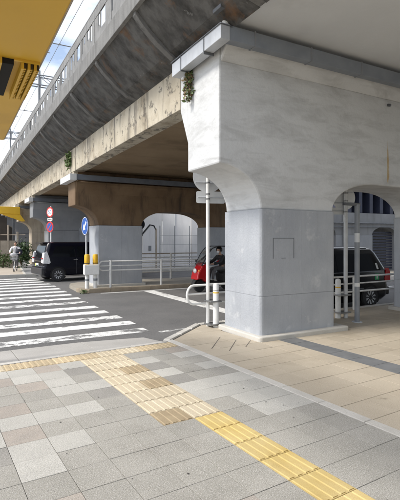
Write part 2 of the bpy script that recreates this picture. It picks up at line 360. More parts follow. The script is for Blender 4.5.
# dropped kerb: kerb stones then sloping apron slabs down to the carriageway
for i in range(18):
    u1 = -.06 - i * .6; u0 = u1 - .592
    a, b, c_, d_ = UV(u0, 2.085), UV(u1, 2.085), UV(u1, 2.26), UV(u0, 2.26)
    MB().add([(*a, -.2), (*b, -.2), (*c_, -.2), (*d_, -.2), (*a, -.002), (*b, -.002), (*c_, -.022), (*d_, -.022)],
             [(0, 3, 2, 1), (4, 5, 6, 7), (0, 1, 5, 4), (1, 2, 6, 5), (2, 3, 7, 6), (3, 0, 4, 7)]).build('kerb_stone', kerbm, walk, .006)
for i in range(9):
    u1 = -.06 - i * 1.2 + (.0 if i else .0); u0 = u1 - 1.19
    a, b = UV(u0, 2.268), UV(u1, 2.268)
    e = lambda x: 8.30 - max(0, .9 - x) * .10 - max(0, x - 2.6) * .30
    c_, d_ = (b[0], e(b[0])), (a[0], e(a[0]))
    MB().add([(*a, -.25), (*b, -.25), (*c_, -.25), (*d_, -.25), (*a, -.024), (*b, -.024), (*c_, RZ + .012), (*d_, RZ + .012)],
             [(0, 3, 2, 1), (4, 5, 6, 7), (0, 1, 5, 4), (1, 2, 6, 5), (2, 3, 7, 6), (3, 0, 4, 7)]).build('apron_slab', apronm, walk, .004)
# tiled pavement under the viaduct
K0, K1 = (3.31, 7.17), (4.55, 8.24)                # slanted kerb of its corner
plz = tag(MB().prism([UV(.0, -30), UV(80, -30), (80, 8.24), K1, K0], 'z', -.28, -.012).build('tiled_pavement', joint), kind='structure')
t_ = .40; DW = UV(1, 0)
nd = (K1[1] - K0[1], -(K1[0] - K0[0])); TM = {}
ht = t_ / 2 - .0034
tsq = [(-ht, -ht), (ht, -ht), (ht, ht), (-ht, ht)]
TMb = slab_mesh(tsq, -.03, 0, .0012, tile_b, 't').mesh('tile_b', tile_b); TMd = slab_mesh(tsq, -.03, 0, .0012, tile_d, 't').mesh('tile_d', tile_d)
u00 = .128; farT = MB(); farD = MB()
for c in range(0, 70):
    for j in range(-40, 9):
        u0, v0 = u00 + c * t_, j * t_
        ctr = UV(u0 + t_ / 2, v0 + t_ / 2)
        if 4.72 < ctr[0] < 6.5 and 6.6 < ctr[1] < 7.4: continue
        corners = [UV(u0 + .002, v0 + .002), UV(u0 + t_ - .002, v0 + .002), UV(u0 + t_ - .002, v0 + t_ - .002), UV(u0 + .002, v0 + t_ - .002)]
        dark = (c == 4)
        pc = clip(corners, (K0[0] + nd[0] * .06, K0[1] + nd[1] * .06), nd); pc = clip(pc, (0, 8.12), (0, -1)) if pc else []
        if len(pc) < 3: continue
        if c < 16 and -7 <= j:
            if len(pc) == 4 and all(abs(pc[k][0] - corners[k][0]) < 1e-6 for k in range(4)):
                inst(TMd if dark else TMb, 'tile', plz, (ctr[0], ctr[1], random.uniform(-.0012, .0012)), (random.uniform(-.0015, .0015), random.uniform(-.0015, .0015), TH))
            else: slab_mesh(pc, -.03, 0, .003, tile_b, 't').build('tile', tile_d if dark else tile_b, plz)
        else:
            n = len(pc); (farD if dark else farT).add([(*q, 0) for q in pc] + [(*q, -.013) for q in pc], [list(range(n))] + [(i, n + i, n + (i + 1) % n, (i + 1) % n) for i in range(n)])
tag(farT.build('tiles_beyond', tile_b, plz), kind='stuff'); tag(farD.build('dark_tiles_beyond', tile_d, plz), kind='stuff')
for i in range(20):                                  # flush edging strip between pavers and tiles
    v1 = 2.2 - i * .6
    slab_mesh([UV(.006, v1 - .594), UV(.120, v1 - .594), UV(.120, v1), UV(.006, v1)], -.05, .006, .006, kerbm, 'e').build('edging_stone', kerbm, plz)
dv = Vector((K1[0] - K0[0], K1[1] - K0[1])); dl = dv.length; dv.normalize(); dn = Vector((-dv.y, dv.x))
for i in range(3):
    a = Vector(K0) + dv * (dl * i / 3 + .004); b = Vector(K0) + dv * (dl * (i + 1) / 3 - .004)
    slab_mesh([(a - dn * .055)[:], (b - dn * .055)[:], (b + dn * .07)[:], (a + dn * .07)[:]], -.28, .018, .02, kerbm, 'k').build('kerb_stone', kerbm, plz)
for i in range(40):
    x0 = 4.56 + i * .6
    MB().cbox(x0, x0 + .594, 8.14, 8.29, -.28, .018, .015).build('kerb_stone', kerbm, plz)
for (a, b) in (((3.72, 6.28), (4.30, 6.95)), ((3.90, 6.02), (4.42, 6.60)), ((4.28, 6.10), (4.62, 6.44))):   # saw-cut joints on the ramped corner
    d = (Vector(b) - Vector(a)).normalized(); n_ = Vector((-d.y, d.x)) * .006
    MB().prism([(a[0] - n_.x, a[1] - n_.y), (b[0] - n_.x, b[1] - n_.y), (b[0] + n_.x, b[1] + n_.y), (a[0] + n_.x, a[1] + n_.y)], 'z', -.005, .0026).build('saw_cut', joint, plz)

gum = MB(); rg = random.Random(4)
for k in range(46):
    u, v = rg.uniform(-4.2, -.1), rg.uniform(-3.4, 1.6); cx_, cy_ = UV(u, v); rr = rg.uniform(.004, .011); n = 7
    gum.add([(cx_ + rr * rg.uniform(.7, 1.2) * math.cos(6.283 * q / n), cy_ + rr * rg.uniform(.7, 1.2) * math.sin(6.283 * q / n), .0032) for q in range(n)], [list(range(n))])
tag(gum.build('gum_spots', M('gum_dark', (.06, .055, .05), .9), walk), kind='stuff')
# traffic island under the second pier
isl = [(4.25, 15.92), (40, 15.92), (40, 18.9), (4.6, 18.9), (4.2, 18.6), (4.02, 18.0), (3.95, 16.4), (4.03, 16.08)]
island = tag(MB().prism(isl, 'z', -.29, .0).build('traffic_island', M('island_concrete', (.33, .30, .25), .85, col2=(.27, .245, .2), scale=2.2, bump=.3)), kind='structure')
def kerb_run(pts, parent, mat, wdt=.16, z1=.022, z0=-.28, step=.8):
    for a, b in zip(pts[:-1], pts[1:]):
        a, b = Vector(a), Vector(b); L_ = (b - a).length; n = max(1, round(L_ / step)); d = (b - a) / L_; q = Vector((d.y, -d.x)) * wdt
        for i in range(n):
            p0 = a + d * (L_ * i / n + .004); p1 = a + d * (L_ * (i + 1) / n - .004)
            slab_mesh([p0[:], p1[:], (p1 - q)[:], (p0 - q)[:]] if True else 0, z0, z1, .015, mat, 'k').build('kerb_stone', mat, parent)
kerb_run([(3.93, 16.5), (4.02, 16.02), (4.25, 15.87), (16.2, 15.87)], island, kerbd)
# far pavement beyond the road
far = tag(MB().prism([(-60, 24.4), (60, 24.4), (60, 90), (-60, 90)], 'z', -.29, -.004).build('far_pavement', farwalk), kind='structure')
MB().prism([(3.25, 24.62), (60, 24.62), (60, 89), (4.2, 89), (4.0, 33)], 'z', -.02, .002).build('grey_paving', fargrey, far)
kerb_run([(-12, 24.36), (16, 24.36)], far, kerbm)
MB().prism([(3.15, 24.64), (3.25, 24.62), (4.0, 33), (3.9, 33)], 'z', -.02, .012).build('edging_stone', kerbm, far)

# ------------------------------------------------------------------ viaduct piers
def beam_outline(ztop, cols, xl, xr, zs, zcol, zarch):
    pts = [(xl, ztop), (xl, zs)]; N = 12
    c0 = cols[0][0]
    for k in range(1, N + 1):                          # concave quarter round from the end soffit down to the column
        a = R(90 * k / N); pts.append((xl + (c0 - xl) * math.sin(a), zcol + (zs - zcol) * math.cos(a)))
    for i, (a0, a1) in enumerate(cols):
        if i + 1 < len(cols):
            b0 = cols[i + 1][0]; rx = min(1.25, (b0 - a1) / 2)
            pts.append((a1, zcol))
            for k in range(1, N + 1):
                a = R(90 * k / N); pts.append((a1 + rx * (1 - math.cos(a)), zcol + (zarch - zcol) * math.sin(a)))
            for k in range(0, N):
                a = R(90 - 90 * k / N); pts.append((b0 - rx * (1 - math.cos(a)), zcol + (zarch - zcol) * math.sin(a)))
            pts.append((b0, zcol))
        else: pts.append((a1, zcol))
    a1 = cols[-1][1]
    for k in range(1, N + 1):
        a = R(90 * (1 - k / N)); pts.append((xr - (xr - a1) * math.sin(a), zcol + (zs - zcol) * math.cos(a)))
    pts.append((xr, ztop))
    # remove duplicates
    out = []
    for p in pts:
        if not out or abs(p[0] - out[-1][0]) + abs(p[1] - out[-1][1]) > 1e-4: out.append(p)
    return out
COLS0 = [(4.80, 6.58), (9.80, 11.60)]
def pier(y0, label, beam_mat, col_mat, high=False, detail=False, end_mat=None, depth=1.15, COLS=COLS0):
    XR = COLS[-1][1] + .84
    t = thing('viaduct_pier', label, 'pier', (5.7, y0 + depth / 2, 0), 0, 'piers carrying the railway viaduct')
    def L(mb): mb.v = [(x - 5.7, y - y0 - depth / 2, z) for x, y, z in mb.v]; return mb
    ztop = 5.2 if high else 4.02
    mb = MB().prism(beam_outline(ztop, COLS, 3.92, XR, 3.11, 2.36, 2.97), 'y', y0, y0 + depth)
    if high:
        mb.prism([(y0, 4.84), (y0 - .25, 5.10), (y0 - .25, 5.2), (y0, 5.2)], 'x', 3.94, XR)
        mb.prism([(y0 + depth, 3.62), (y0 + depth + .34, 4.36), (y0 + depth + .34, 5.19), (y0 + depth, 5.19)], 'x', 3.93, XR)
    else:
        mb.prism([(y0, 3.55), (y0 - .12, 3.9), (y0 - .12, 4.0), (y0, 4.0)], 'x', 3.94, XR)
    beam = L(mb).build('crossbeam', beam_mat, t, .03)
    for ci, (a, b) in enumerate(COLS):
        ox = .035
        core = L(MB().box(a + .05, b - .05, y0 + .05, y0 + depth - .05, 0, 2.35)).build('column', col_mat, t)
        zs = [0.0, .785, 2.36]; xm = a + (b - a) * .52
        for k in range(2):
            for (p0, p1, cr) in ((a - ox, xm - .0012, (0, 0, 1, 1)), (xm + .0012, b + ox, (1, 1, 0, 0))):
                L(MB().prism(rrect(p0, p1, y0 - ox, y0 + depth + ox, .07, 4, cr), 'z', zs[k] + (.0015 if k else 0), zs[k + 1] - (.0015 if not k else 0))).build('cladding_panel', col_mat, core, .004)
        if detail and ci == 0:
            hx0, hx1, hz0, hz1 = 5.05, 5.55, 1.46, 1.84; yf = y0 - ox
            w_ = .012
            for bxx in ((hx0, hx1, hz1 - w_, hz1), (hx0, hx0 + w_, hz0, hz1 - w_ - .001), (hx1 - w_, hx1, hz0, hz1 - w_ - .001), (hx0 + .2, hx0 + .3, hz0, hz0 + w_)):
                L(MB().box(bxx[0], bxx[1], yf - .003, yf + .02, bxx[2], bxx[3])).build('hatch_edge', darkst, core)
            L(MB().box(hx0 + .015, hx1 - .015, yf - .0015, yf + .02, hz0 + .002, hz1 - .015)).build('hatch_cover', col_mat, core)
        L(MB().prism(rrect(a - .13, b + (.30 if detail else .13), y0 - .16, y0 + depth + .13, .05, 2), 'z', -.05, .085)).build('plinth', kerbm, t, .02)
    # gutter channel under the deck joint, along the front and round the end
    if high:
        gz0, gz1 = 5.02, 5.26; gm = gutm
        L(MB().box(3.70, 12.5, y0 - .43, y0 - .27, gz0, gz1)).build('gutter', gm, t, .008)
        e = L(MB().add([(3.68, y0 - .44, gz0 - .012), (3.86, y0 - .44, gz0 - .012), (3.86, y0 + depth + .2, gz0 - .06), (3.68, y0 + depth + .2, gz0 - .06),
                        (3.68, y0 - .44, gz1 + .006), (3.86, y0 - .44, gz1 + .006), (3.86, y0 + depth + .2, gz1 - .05), (3.68, y0 + depth + .2, gz1 - .05)],
                       [(0, 3, 2, 1), (4, 5, 6, 7), (0, 1, 5, 4), (1, 2, 6, 5), (2, 3, 7, 6), (3, 0, 4, 7)])).build('gutter', galv, t, .008)
        L(MB().box(3.66, 3.90, y0 - .45, y0 + depth + .22, gz1 - .03, gz1 - .015)).build('rim', darkst, e)
        for yy in (y0 + .08, y0 + .95):
            L(MB().box(3.672, 3.87, yy, yy + .025, gz0 - .07, gz1 - .035)).build('joint_band', darkst, e)
        for xx in (4.35, 5.6, 6.9, 8.4, 10.):
            L(MB().box(xx, xx + .03, y0 - .437, y0 - .26, gz0 - .008, gz1 + .008)).build('joint_band', greyst, e)
        L(MB().tube([(3.83, y0 - .35, 5.22), (3.83, y0 - .35, 5.62)], .055, 12)).build('downpipe', whitep, t)
        L(MB().tube([(8.24, y0 + .01, 4.74), (8.24, y0 - .06, 4.72)], .03, 10)).build('weep_pipe', darkst, t)
        st = MB()
        for k in range(4):
            x = 8.205 + k * .017; st.prism([(x, 3.75 - k * .09), (x + .012, 3.95 - .1 * k), (x + .03 - .002 * k, 3.1 + .09 * (k % 2)), (x + .004, 3.02 + .05 * (k % 3))], 'y', y0 - .0015 - .0004 * k, y0 + .01)
        tag(L(st).build('rust_stain', rustm, t), 'rust streak running down below a weep pipe')
    else:
        gz0, gz1 = 4.03, 4.22
        L(MB().box(3.72, 12.5, y0 - .36, y0 - .20, gz0, gz1)).build('gutter', gutd, t, .008)
        L(MB().box(3.66, 3.90, y0 - .37, y0 + depth + .2, gz0 - .03, gz1 + .01)).build('gutter', whiteg, t, .008)
        L(MB().box(4.1, 12.3, y0 + .25, y0 + depth - .25, 4.0, 4.42)).build('bearing_wall', beam_mat, t)
        L(MB().box(3.95, 4.6, y0 + .3, y0 + depth - .3, 3.99, 4.41)).build('bearing_block', c_beam, t)
    return t
p1 = pier(6.38, 'white painted concrete pier with grey column and inspection hatch, nearest to the camera', c_white, c_col, True, True, COLS=[(4.80, 6.58), (9.98, 11.8)])
p2 = pier(16.66, 'rust brown concrete pier with grey column standing on the railed traffic island', c_brown, c_col)
p3 = pier(26.94, 'grey concrete pier behind the dark minivan and the round signs', c_midg, c_midg)
p4 = pier(33.4, 'buff concrete pier behind the cyclist beside the yellow girder', c_buff, c_buff)
p5 = pier(42.0, 'farthest dark concrete pier in the shade past the yellow girder', c_midg, c_midg)

# ------------------------------------------------------------------ viaduct deck
deck = thing('viaduct_deck', 'long railway viaduct deck with dark overhang and grey screened parapet', 'viaduct', (3.4, 20, 5))
def D(mb): mb.v = [(x - 3.4, y - 20, z - 5) for x, y, z in mb.v]; return mb
Y0, Y1 = -9.0, 62.0
front = D(MB().box(3.92, 34, -45, 6.30, 5.36, 6.2)).build('deck_slab', c_soffw, deck)  # unseen run behind and to the right, extended to shade the space below
D(MB().box(4.0, 12.7, 6.34, 7.75, 5.27, 6.2)).build('deck_slab', c_soff, deck)
spans = [(7.88, 16.52), (16.62, 26.8), (26.9, 33.2), (33.3, 41.8), (41.9, Y1)]
for (a, b) in spans:
    D(MB().box(4.34, 12.7 if a < 10 else 9.4, a, b, 4.44, 5.9)).build('deck_slab', c_soff, deck)  # far spans narrowed out of sight so daylight reaches the hoarding
    n = max(2, round((b - a) / 2.57)); L_ = (b - a) / n
    D(MB().box(3.93, 4.335, a, b, 4.405, 5.30)).build('edge_beam', c_beam, deck, .012)
# soffit board marks
for y in [9.3 + k * 1.85 for k in range(4)]:
    D(MB().box(4.4, 12.6, y, y + .018, 4.437, 4.45)).build('soffit_seam', seamm, deck)
# cantilever slab bays and ribs
bay = 2.57; ys = []
y = 7.77 - bay * 7
while y < Y1: ys.append(y); y += bay
for i, y in enumerate(ys):
    sh = random.uniform(-.006, .006)
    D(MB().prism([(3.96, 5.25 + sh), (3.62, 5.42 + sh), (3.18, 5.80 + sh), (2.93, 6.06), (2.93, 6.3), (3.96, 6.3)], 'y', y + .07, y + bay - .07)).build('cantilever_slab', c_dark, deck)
    D(MB().prism([(3.955, 5.256), (3.70, 5.315), (3.36, 5.55), (3.08, 5.80), (2.915, 5.99), (2.915, 6.28), (3.955, 6.28)], 'y', y - .075, y + .075)).build('bracket_rib', c_rib, deck, .01)
    # parapet
    D(MB().box(2.86, 3.0, y + .004, y + bay - .004, 6.05, 6.42)).build('parapet_curb', c_par, deck, .01)
    for k in range(2):
        yp = y + k * bay / 2
        D(MB().box(2.883, 2.93, yp - .03, yp + .03, 6.10, 7.26)).build('parapet_post', meshm, deck)
        a, b = yp + .032, yp + bay / 2 - .032
        D(MB().box(2.89, 2.915, a, b, 6.42, 6.62)).build('screen_panel', meshm, deck)
        D(MB().box(2.885, 2.915, a, b, 7.02, 7.24)).build('screen_panel', meshm, deck)
        D(MB().box(2.88, 2.94, a - .03, b + .03, 7.24, 7.27)).build('top_rail', meshm, deck)
        q = a
        while q < b - .02:      # infill boards with open gaps that let the sky through
            wq = random.choice([.06, .10, .2, .4]); e_ = min(q + wq, b)
            D(MB().box(2.893, 2.912, q, e_, 6.62, 7.02)).build('screen_board', meshm, deck)
            gap = random.choice([.06, .12, .22, .36])
            if gap > .1 and e_ + gap < b and random.random() < .6: D(MB().box(2.895, 2.910, e_, e_ + gap, 6.62, 6.64 + random.uniform(.08, .2))).build('screen_board', meshm, deck)
            q = e_ + gap
# small pipe bracket under the overhang near the first pier
D(MB().cbox(3.58, 3.80, 5.78, 6.02, 5.40, 5.62, .01)).build('pipe_bracket', darkst, deck)
D(MB().tube([(3.70, 5.0, 5.50), (3.70, 5.9, 5.52)], .012, 6)).build('cable', wirem, deck)
for pts in ([(3.99, 7.4, 5.35), (3.3, 6.9, 5.75), (2.95, 6.2, 6.06)],):
    D(MB().tube(pts, .008, 5)).build('cable', wirem, deck)

# catenary on the deck
def gantry(y, label, depth=.42):
    t = thing('catenary_gantry', label, 'gantry', (3.1, y, 6.2), 0, 'overhead line gantries on the viaduct')
    for x in (3.15, 12.3):
        MB().tube([(x - 3.1, 0, -.1), (x - 3.1, 0, 2.85)], .055, 8).build('mast', greyst, t)
    bm_ = MB()
    for dy in (-.15, .15):
        for z in (2.2, 2.2 + depth): bm_.tube([(-.5, dy, z), (9.6, dy, z)], .026, 5)
        for k in range(16):
            x = -.5 + k * .63; bm_.tube([(x, dy, 2.2 + (depth if k % 2 else 0)), (x + .63, dy, 2.2 + (0 if k % 2 else depth))], .016, 4)
            bm_.tube([(x, dy, 2.2), (x, dy, 2.2 + depth)], .012, 4)
    bm_.build('truss_beam', greyst, t)
    ar = MB(); ar.tube([(0, 0, 2.8), (0, 0, 4.4)], .03, 6); ar.tube([(-.3, 0, 4.15), (1.7, 0, 4.15)], .022, 5); ar.tube([(-.5, 0, 3.7), (.5, 0, 3.7)], .018, 5)
    for x in (.9, 1.5): ar.tube([(x, 0, 4.13), (x, 0, 4.2)], .035, 6)
    ar.build('wire_arm', wirem, t)
    return t
gantry(19.8, 'lattice overhead line gantry above the parapet beside the yellow canopy edge')
gantry(31.0, 'farther lattice overhead line gantry seen at the left frame edge')
for x, z, lb in ((4.0, 10.4, 'left'), (4.6, 10.4, 'right')):
    tag(MB().tube([(x, -8, z + .1), (x, 6, z - .12), (x, 19.8, z), (x, 31, z), (x, 60, z)], .010, 5).build('overhead_wire', wirem),
        lb + ' one of the two thin overhead wires above the viaduct parapet', 'wire', 'overhead wires above the viaduct')

# ------------------------------------------------------------------ second viaduct behind, across the open gap
vb = thing('rear_viaduct', 'second viaduct farther right with arched pale wall and navy girders', 'viaduct', (20, 17, 0))
def B(mb): mb.v = [(x - 20, y - 17, z) for x, y, z in mb.v]; return mb
def arch_wall(openings, x0, x1, z0, z1):
    pts = [(x0, z1), (x0, z0)]
    for (a, b, sp, rise) in openings:
        pts += [(a, z0), (a, sp)]; N = 12; c = (a + b) / 2; r_ = (b - a) / 2
        for k in range(1, N): q = R(180 - 180 * k / N); pts.append((c + r_ * math.cos(q), sp + rise * math.sin(q)))
        pts += [(b, sp), (b, z0)]
    pts += [(x1, z0), (x1, z1)]; return pts
ops = [(16.75, 17.75, 1.7, .85), (20.6, 22.7, 2.07, .46), (24.6, 26.8, 2.07, .5)]
up = [(16.0, 3.3), (16.0, 2.06)]
B(MB().prism(arch_wall([(16.75, 17.75, 2.10, .40), (20.6, 22.7, 2.10, .45), (24.6, 26.8, 2.10, .45)], 16.0, 30, 2.07, 3.3), 'y', 17.0, 17.7)).build('arch_wall', c_wall, vb)
for a, b in ((16.0, 16.75), (17.75, 20.6), (22.7, 24.6), (26.8, 30)):
    B(MB().box(a, b, 16.97, 17.72, -.25, 2.065)).build('wall_base', c_midg, vb, .01)
for k in range(12):
    x = 18.8 + k * .86
    B(MB().box(x, x + .26, 17.1, 30, 3.32, 4.6)).build('girder', navy, vb)
B(MB().box(18.4, 32, 17.0, 30, 4.62, 5.6)).build('deck_slab', navy, vb)
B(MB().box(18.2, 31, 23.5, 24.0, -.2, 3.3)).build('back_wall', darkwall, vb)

B(MB().tube([(18.3, 16.9, .0), (18.3, 16.9, 3.2), (18.3, 17.3, 3.3)], .06, 8)).build('drain_pipe', greyst, vb)
B(MB().tube([(16.1, 16.9, 2.72), (29, 16.9, 2.78)], .04, 8)).build('conduit', darkst, vb)
B(MB().tube([(16.1, 16.88, 2.5), (24, 16.9, 2.55)], .025, 6)).build('conduit', darkst, vb)
B(MB().cbox(23.0, 23.4, 16.8, 16.965, .3, .9, .02)).build('meter_box', greyst, vb)
B(MB().cbox(22.9, 23.6, 16.85, 16.965, 1.2, 2.0, .02)).build('notice_board', darkst, vb)
for k in range(14): B(MB().box(20.62, 22.68, 17.3, 17.33, .1 + k * .16, .2 + k * .16)).build('arch_shade_slat', navy, vb)  # navy slats added to give the arch opening its shaded dark
# white hoarding seen through the second pier's arch
hd = thing('hoarding', 'tall white and grey panel hoarding seen through the arch behind the island', 'hoarding', (9.6, 26.6, 0), R(-24.4))
x = 14.0; k = 0
while x < 18.6:
    wd = (.9, 1.25, .8, 1.1)[k % 4]
    MB().cbox(x - 14, x + wd - .012 - 14, (0, .06, .02, .08)[k % 4], .3, 0, 4.4, .008).build('hoarding_panel', (hoardw, hoardg, hoardw, hoardw)[(1, 0, 2, 3)[k % 4]], hd); x += wd; k += 1
fc = thing('mesh_fence', 'thin grey mesh fence in front of the white hoarding beyond the arch', 'fence', (11.3, 25.25, 0), R(-14))
for k in range(4):
    MB().tube([(-.1 + k * .95, 0, -.004), (-.1 + k * .95, 0, 2.7)], .028, 6).build('post', greyst, fc)
for z in (.1, .7, 1.5, 2.1): MB().tube([(-.1, 0, z), (2.75, 0, z)], .014, 5).build('rail', greyst, fc)
bx = thing('white_cabinet', 'white cabinet with black rounded hood behind the island railing', 'cabinet', (10.35, 24.4 + .75, 0))
MB().prism([(-.42, 0), (.42, 0), (.42, 2.35), (.30, 2.62), (.1, 2.7), (-.42, 2.1)], 'y', -.2, .2).build('body', hoardw, bx, .02)
MB().tube([(-.46, -.18, 2.05), (-.46, -.18, 2.15), (.05, -.18, 2.73), (.32, -.18, 2.67), (.46, -.18, 2.4)], .045, 6).build('hood', black, bx)
MB().tube([(.46, -.2, 0), (.46, -.2, 2.5)], .05, 8).build('pipe', woodp, bx)
MB().box(-.05, .12, -.235, -.2, 1.15, 1.45).build('control_panel', greyst, bx)

# ------------------------------------------------------------------ far left background
ug = thing('yellow_girder', 'yellow girder with slanted bracket at far left beside the buff pier', 'girder', (1.5, 32.6, 3.8))
MB().box(-9, 2.42, -.15, .25, -.22, .27).build('beam', yellowf, ug, .02)
MB().prism([(1.2, -.225), (2.42, -.225), (2.75, -.7), (2.55, -.72)], 'y', -.1, .2).build('bracket', yellowf, ug, .01)
for x in (-6, 1.95): MB().box(x, x + .14, 0, .14, -3.8, -.23).build('post', darkst, ug)
uw = thing('boundary_wall', 'weathered buff boundary wall with tall posts behind the cyclist', 'wall', (1.5, 32, 0))
for k in range(8): MB().cbox(-5.5 + k * .95, -5.5 + k * .95 + .94, 0, .18, -.05, 1.75 + random.uniform(-.03, .03), .01).build('wall_panel', woodp, uw)
for k in range(14):
    x = -5.4 + k * .58; MB().cbox(x, x + .11, -.03, .09, -.02, 2.1 + .7 * (k % 3 == 0) + .25 * (k % 2), .01).build('post', woodp, uw)
MB().tube([(-5.4, .1, 2.15), (2.7, .1, 2.15)], .03, 6).build('rail', woodp, uw)
tag(MB().box(-14, 13, 44.5, 45, -.2, 4.2).build('underpass_shade_backdrop', darkwall), 'dark back wall closing the space under the viaduct', 'wall')  # added dark sheet, its colour stands for the viaduct's shade
tag(MB().box(-14, 3.6, 38.0, 38.4, -.2, 3.6).build('fence_shade_backdrop', darkwall), 'dark shed wall behind the tall fence posts at far left', 'wall')  # added dark sheet for the shaded space behind the fence

# ------------------------------------------------------------------ yellow canopy overhead left
cz = 3.4; cxe = .683
cn = thing('yellow_canopy', 'flat yellow canopy overhead at the left with slatted vent', 'canopy', (0, 3.5, 0))
MB().box(.04, cxe, -4.8, 4.2, cz, cz + .16).build('canopy_panel', yellowc, cn, .012)
for y in (-4.2, 3.8): MB().tube([(.12, y, 0), (.12, y, cz + .01)], .05, 12).build('post', yellowc, cn)
MB().tube([(cxe + .005, -4.8, cz + .02), (cxe + .005, 4.2, cz + .02)], .012, 6).build('edge_bead', woodp, cn)
vent = MB().box(.36, .455, .70, 1.66, cz - .05, cz + .01).build('vent_opening', blackv, cn)
MB().box(.325, .358, .68, 1.70, cz - .06, cz + .01).build('louvre_frame', yellowc, vent)
for k in range(4):
    x = .462 + k * .054 if k else .27
    l_ = MB().box(x, x + .022, .69, 1.68, cz - .075, cz + .01).build('louvre', yellowc, vent)
    d_ = MB().box(x + .0225, x + .043, .70, 1.66, cz - .062, cz + .01).build('perforated_strip', perfm, vent)
    pm = MB()
    for q in range(21):
        y = .71 + q * .0445
        pm.box(x + .0235, x + .0415, y, y + .016, cz - .071, cz - .055)
    tag(pm.build('grille_bars', yellowc, vent), kind='stuff')
MB().box(.455, .67, .66, .688, cz - .02, cz + .01).build('louvre_frame', yellowc, vent)
for k in range(11): MB().tube([(cxe - .004,   .35 + k * .11, cz + .05), (cxe + .022, .35 + k * .11, cz + .05)], .010, 6).build('edge_bolt', darkst, cn)
MB().tube([(cxe - .07, 1.45, cz - .03), (cxe - .01, 1.45, cz - .01)], .012, 6).build('hook', darkst, cn)

# ------------------------------------------------------------------ railings
def loop_rail(t, x0, x1, y, zt, zb, zm, r=.024, open_right=True):
    rr = (zt - zb) / 2; pts = []
    for k in range(9):
        a = R(90 + 180 * k / 8); pts.append((x0 + rr * .75 + rr * .75 * math.cos(a), y, (zt + zb) / 2 + rr * math.sin(a)))
    MB().tube([(x1, y, zt)] + pts + [(x1, y, zb)], r, 8).build('rail_loop', whitep, t)
    MB().tube([(x0 + .02, y, zm), (x1, y, zm)], r * .8, 8).build('middle_rail', whitep, t)
gr = thing('guard_rail', 'white tubular guard rail with rounded end running behind the nearest pier', 'guard rail', (4.4, 8.0, 0))
loop_rail(gr, -.25, 16, 0, .86, .47, .68)
for x in (1.9, 4.6, 7.3, 10., 12.7, 15.4): MB().tube([(x, .0, -.012), (x, .0, .88)], .032, 10).build('post', whitep, gr)
gi = thing('guard_rail', 'white tubular guard rail on the traffic island in front of the brown pier', 'guard rail', (4.9, 16.12, .0))
loop_rail(gi, -.22, 12, 0, 1.0, .66, .83)
for x in (.22, 2.3, 4.4, 6.5, 8.6, 10.7): MB().tube([(x, .0, -.012), (x, .0, 1.03)], .04, 10).build('post', whitep, gi)
gb = thing('guard_rail', 'pale horizontal railing along the far side of the traffic island', 'guard rail', (7.2, 18.6, 0))
for z in (.35, .57, .79, 1.01, 1.18): MB().tube([(-.6, 0, z), (9, 0, z)], .026, 8).build('rail', woodp if z > 1.1 else whitep, gb)
for x in (-.5, 1.6, 3.7, 5.8, 7.9): MB().tube([(x, .0, -.012), (x, .0, 1.2)], .05, 10).build('post', whitep, gb)

# ------------------------------------------------------------------ poles, signs, bollards
def sign_back(t, z, rad, px, py, face, mat=whiteg, clamp=True):
    # round plate facing direction 'face' (unit vector in plan); local coordinates
    f = Vector((face[0], face[1], 0)).normalized(); s_ = Vector((-f.y, f.x, 0)); c = Vector((px, py, z))
    mb = MB(); n = 32
    v0 = [c + s_ * rad * math.cos(2 * math.pi * k / n) + Vector((0, 0, rad * math.sin(2 * math.pi * k / n))) for k in range(n)]
    v1 = [p + f * .012 for p in v0]; rim = [c - f * .014 + (p - c) * 1.02 for p in v0]
    mb.add([*v0, *v1], [list(range(n))[::-1], list(range(n, 2 * n))] + [(k, (k + 1) % n, n + (k + 1) % n, n + k) for k in range(n)])
    o = mb.build('round_plate', mat, t)
    mb = MB()
    for dz in (-.12, .12):
        a = c - f * .012 - s_ * rad * .85 + Vector((0, 0, dz)); b = c - f * .012 + s_ * rad * .85 + Vector((0, 0, dz)); mb.tube([a, b], .014, 6)
    mb.build('stiffener', galv, o); return o
def rect_back(t, z, w_, hh, px, py, face, off=0., mat=whiteg):
    f = Vector((face[0], face[1], 0)).normalized(); s_ = Vector((-f.y, f.x, 0)); c = Vector((px, py, z)) + s_ * off
    q = rrect(-w_ / 2, w_ / 2, -hh / 2, hh / 2, .03, 3); n = len(q)
    v0 = [c + s_ * a + Vector((0, 0, b)) for a, b in q]; v1 = [p + f * .012 for p in v0]
    o = MB().add([*v0, *v1], [list(range(n))[::-1], list(range(n, 2 * n))] + [(k, (k + 1) % n, n + (k + 1) % n, n + k) for k in range(n)]).build('plate', mat, t)
    MB().tube([c - f * .012 - s_ * w_ * .45, c - f * .012 + s_ * w_ * .45], .014, 6).build('stiffener', galv, o); return o
t = thing('road_sign', 'white sign pole left of the nearest pier, round and oblong signs seen from behind', 'road sign', (4.62, 7.96, 0))
MB().tube([(0, 0, -.012), (0, 0, 3.35)], .036, 12).build('pole', whitep, t)
sign_back(t, 3.13, .33, .05, .07, (.25, 1)); rect_back(t, 2.70, .62, .25, 0, .07, (.25, 1), -.10)
for z in (2.66, 2.76, 3.0, 3.25): MB().tube([(0, 0, z - .015), (0, 0, z + .015)], .046, 10).build('clamp', bandst, t)
b = thing('bollard', 'white bollard with yellow band clamped beside the white sign pole', 'bollard', (4.72, 7.80, 0))
MB().lathe([(.062, -.012), (.062, .86), (.05, .90), (.001, .91)], n=20).build('body', whitep, b)
MB().lathe([(.0632, .70), (.0632, .725)], n=20).build('yellow_band', yellowp, b)
MB().lathe([(.064, .76), (.064, .77)], n=20).build('seam', bandst, b)
for z in (.04, .52):
    MB().box(-.16, .10, -.075, .22, z, z + .03).build('clamp', bandst, b, .004)
t = thing('road_sign', 'pale sign pole seen through the right arch, round sign backs above the taxi', 'road sign', (7.87, 7.23, 0))
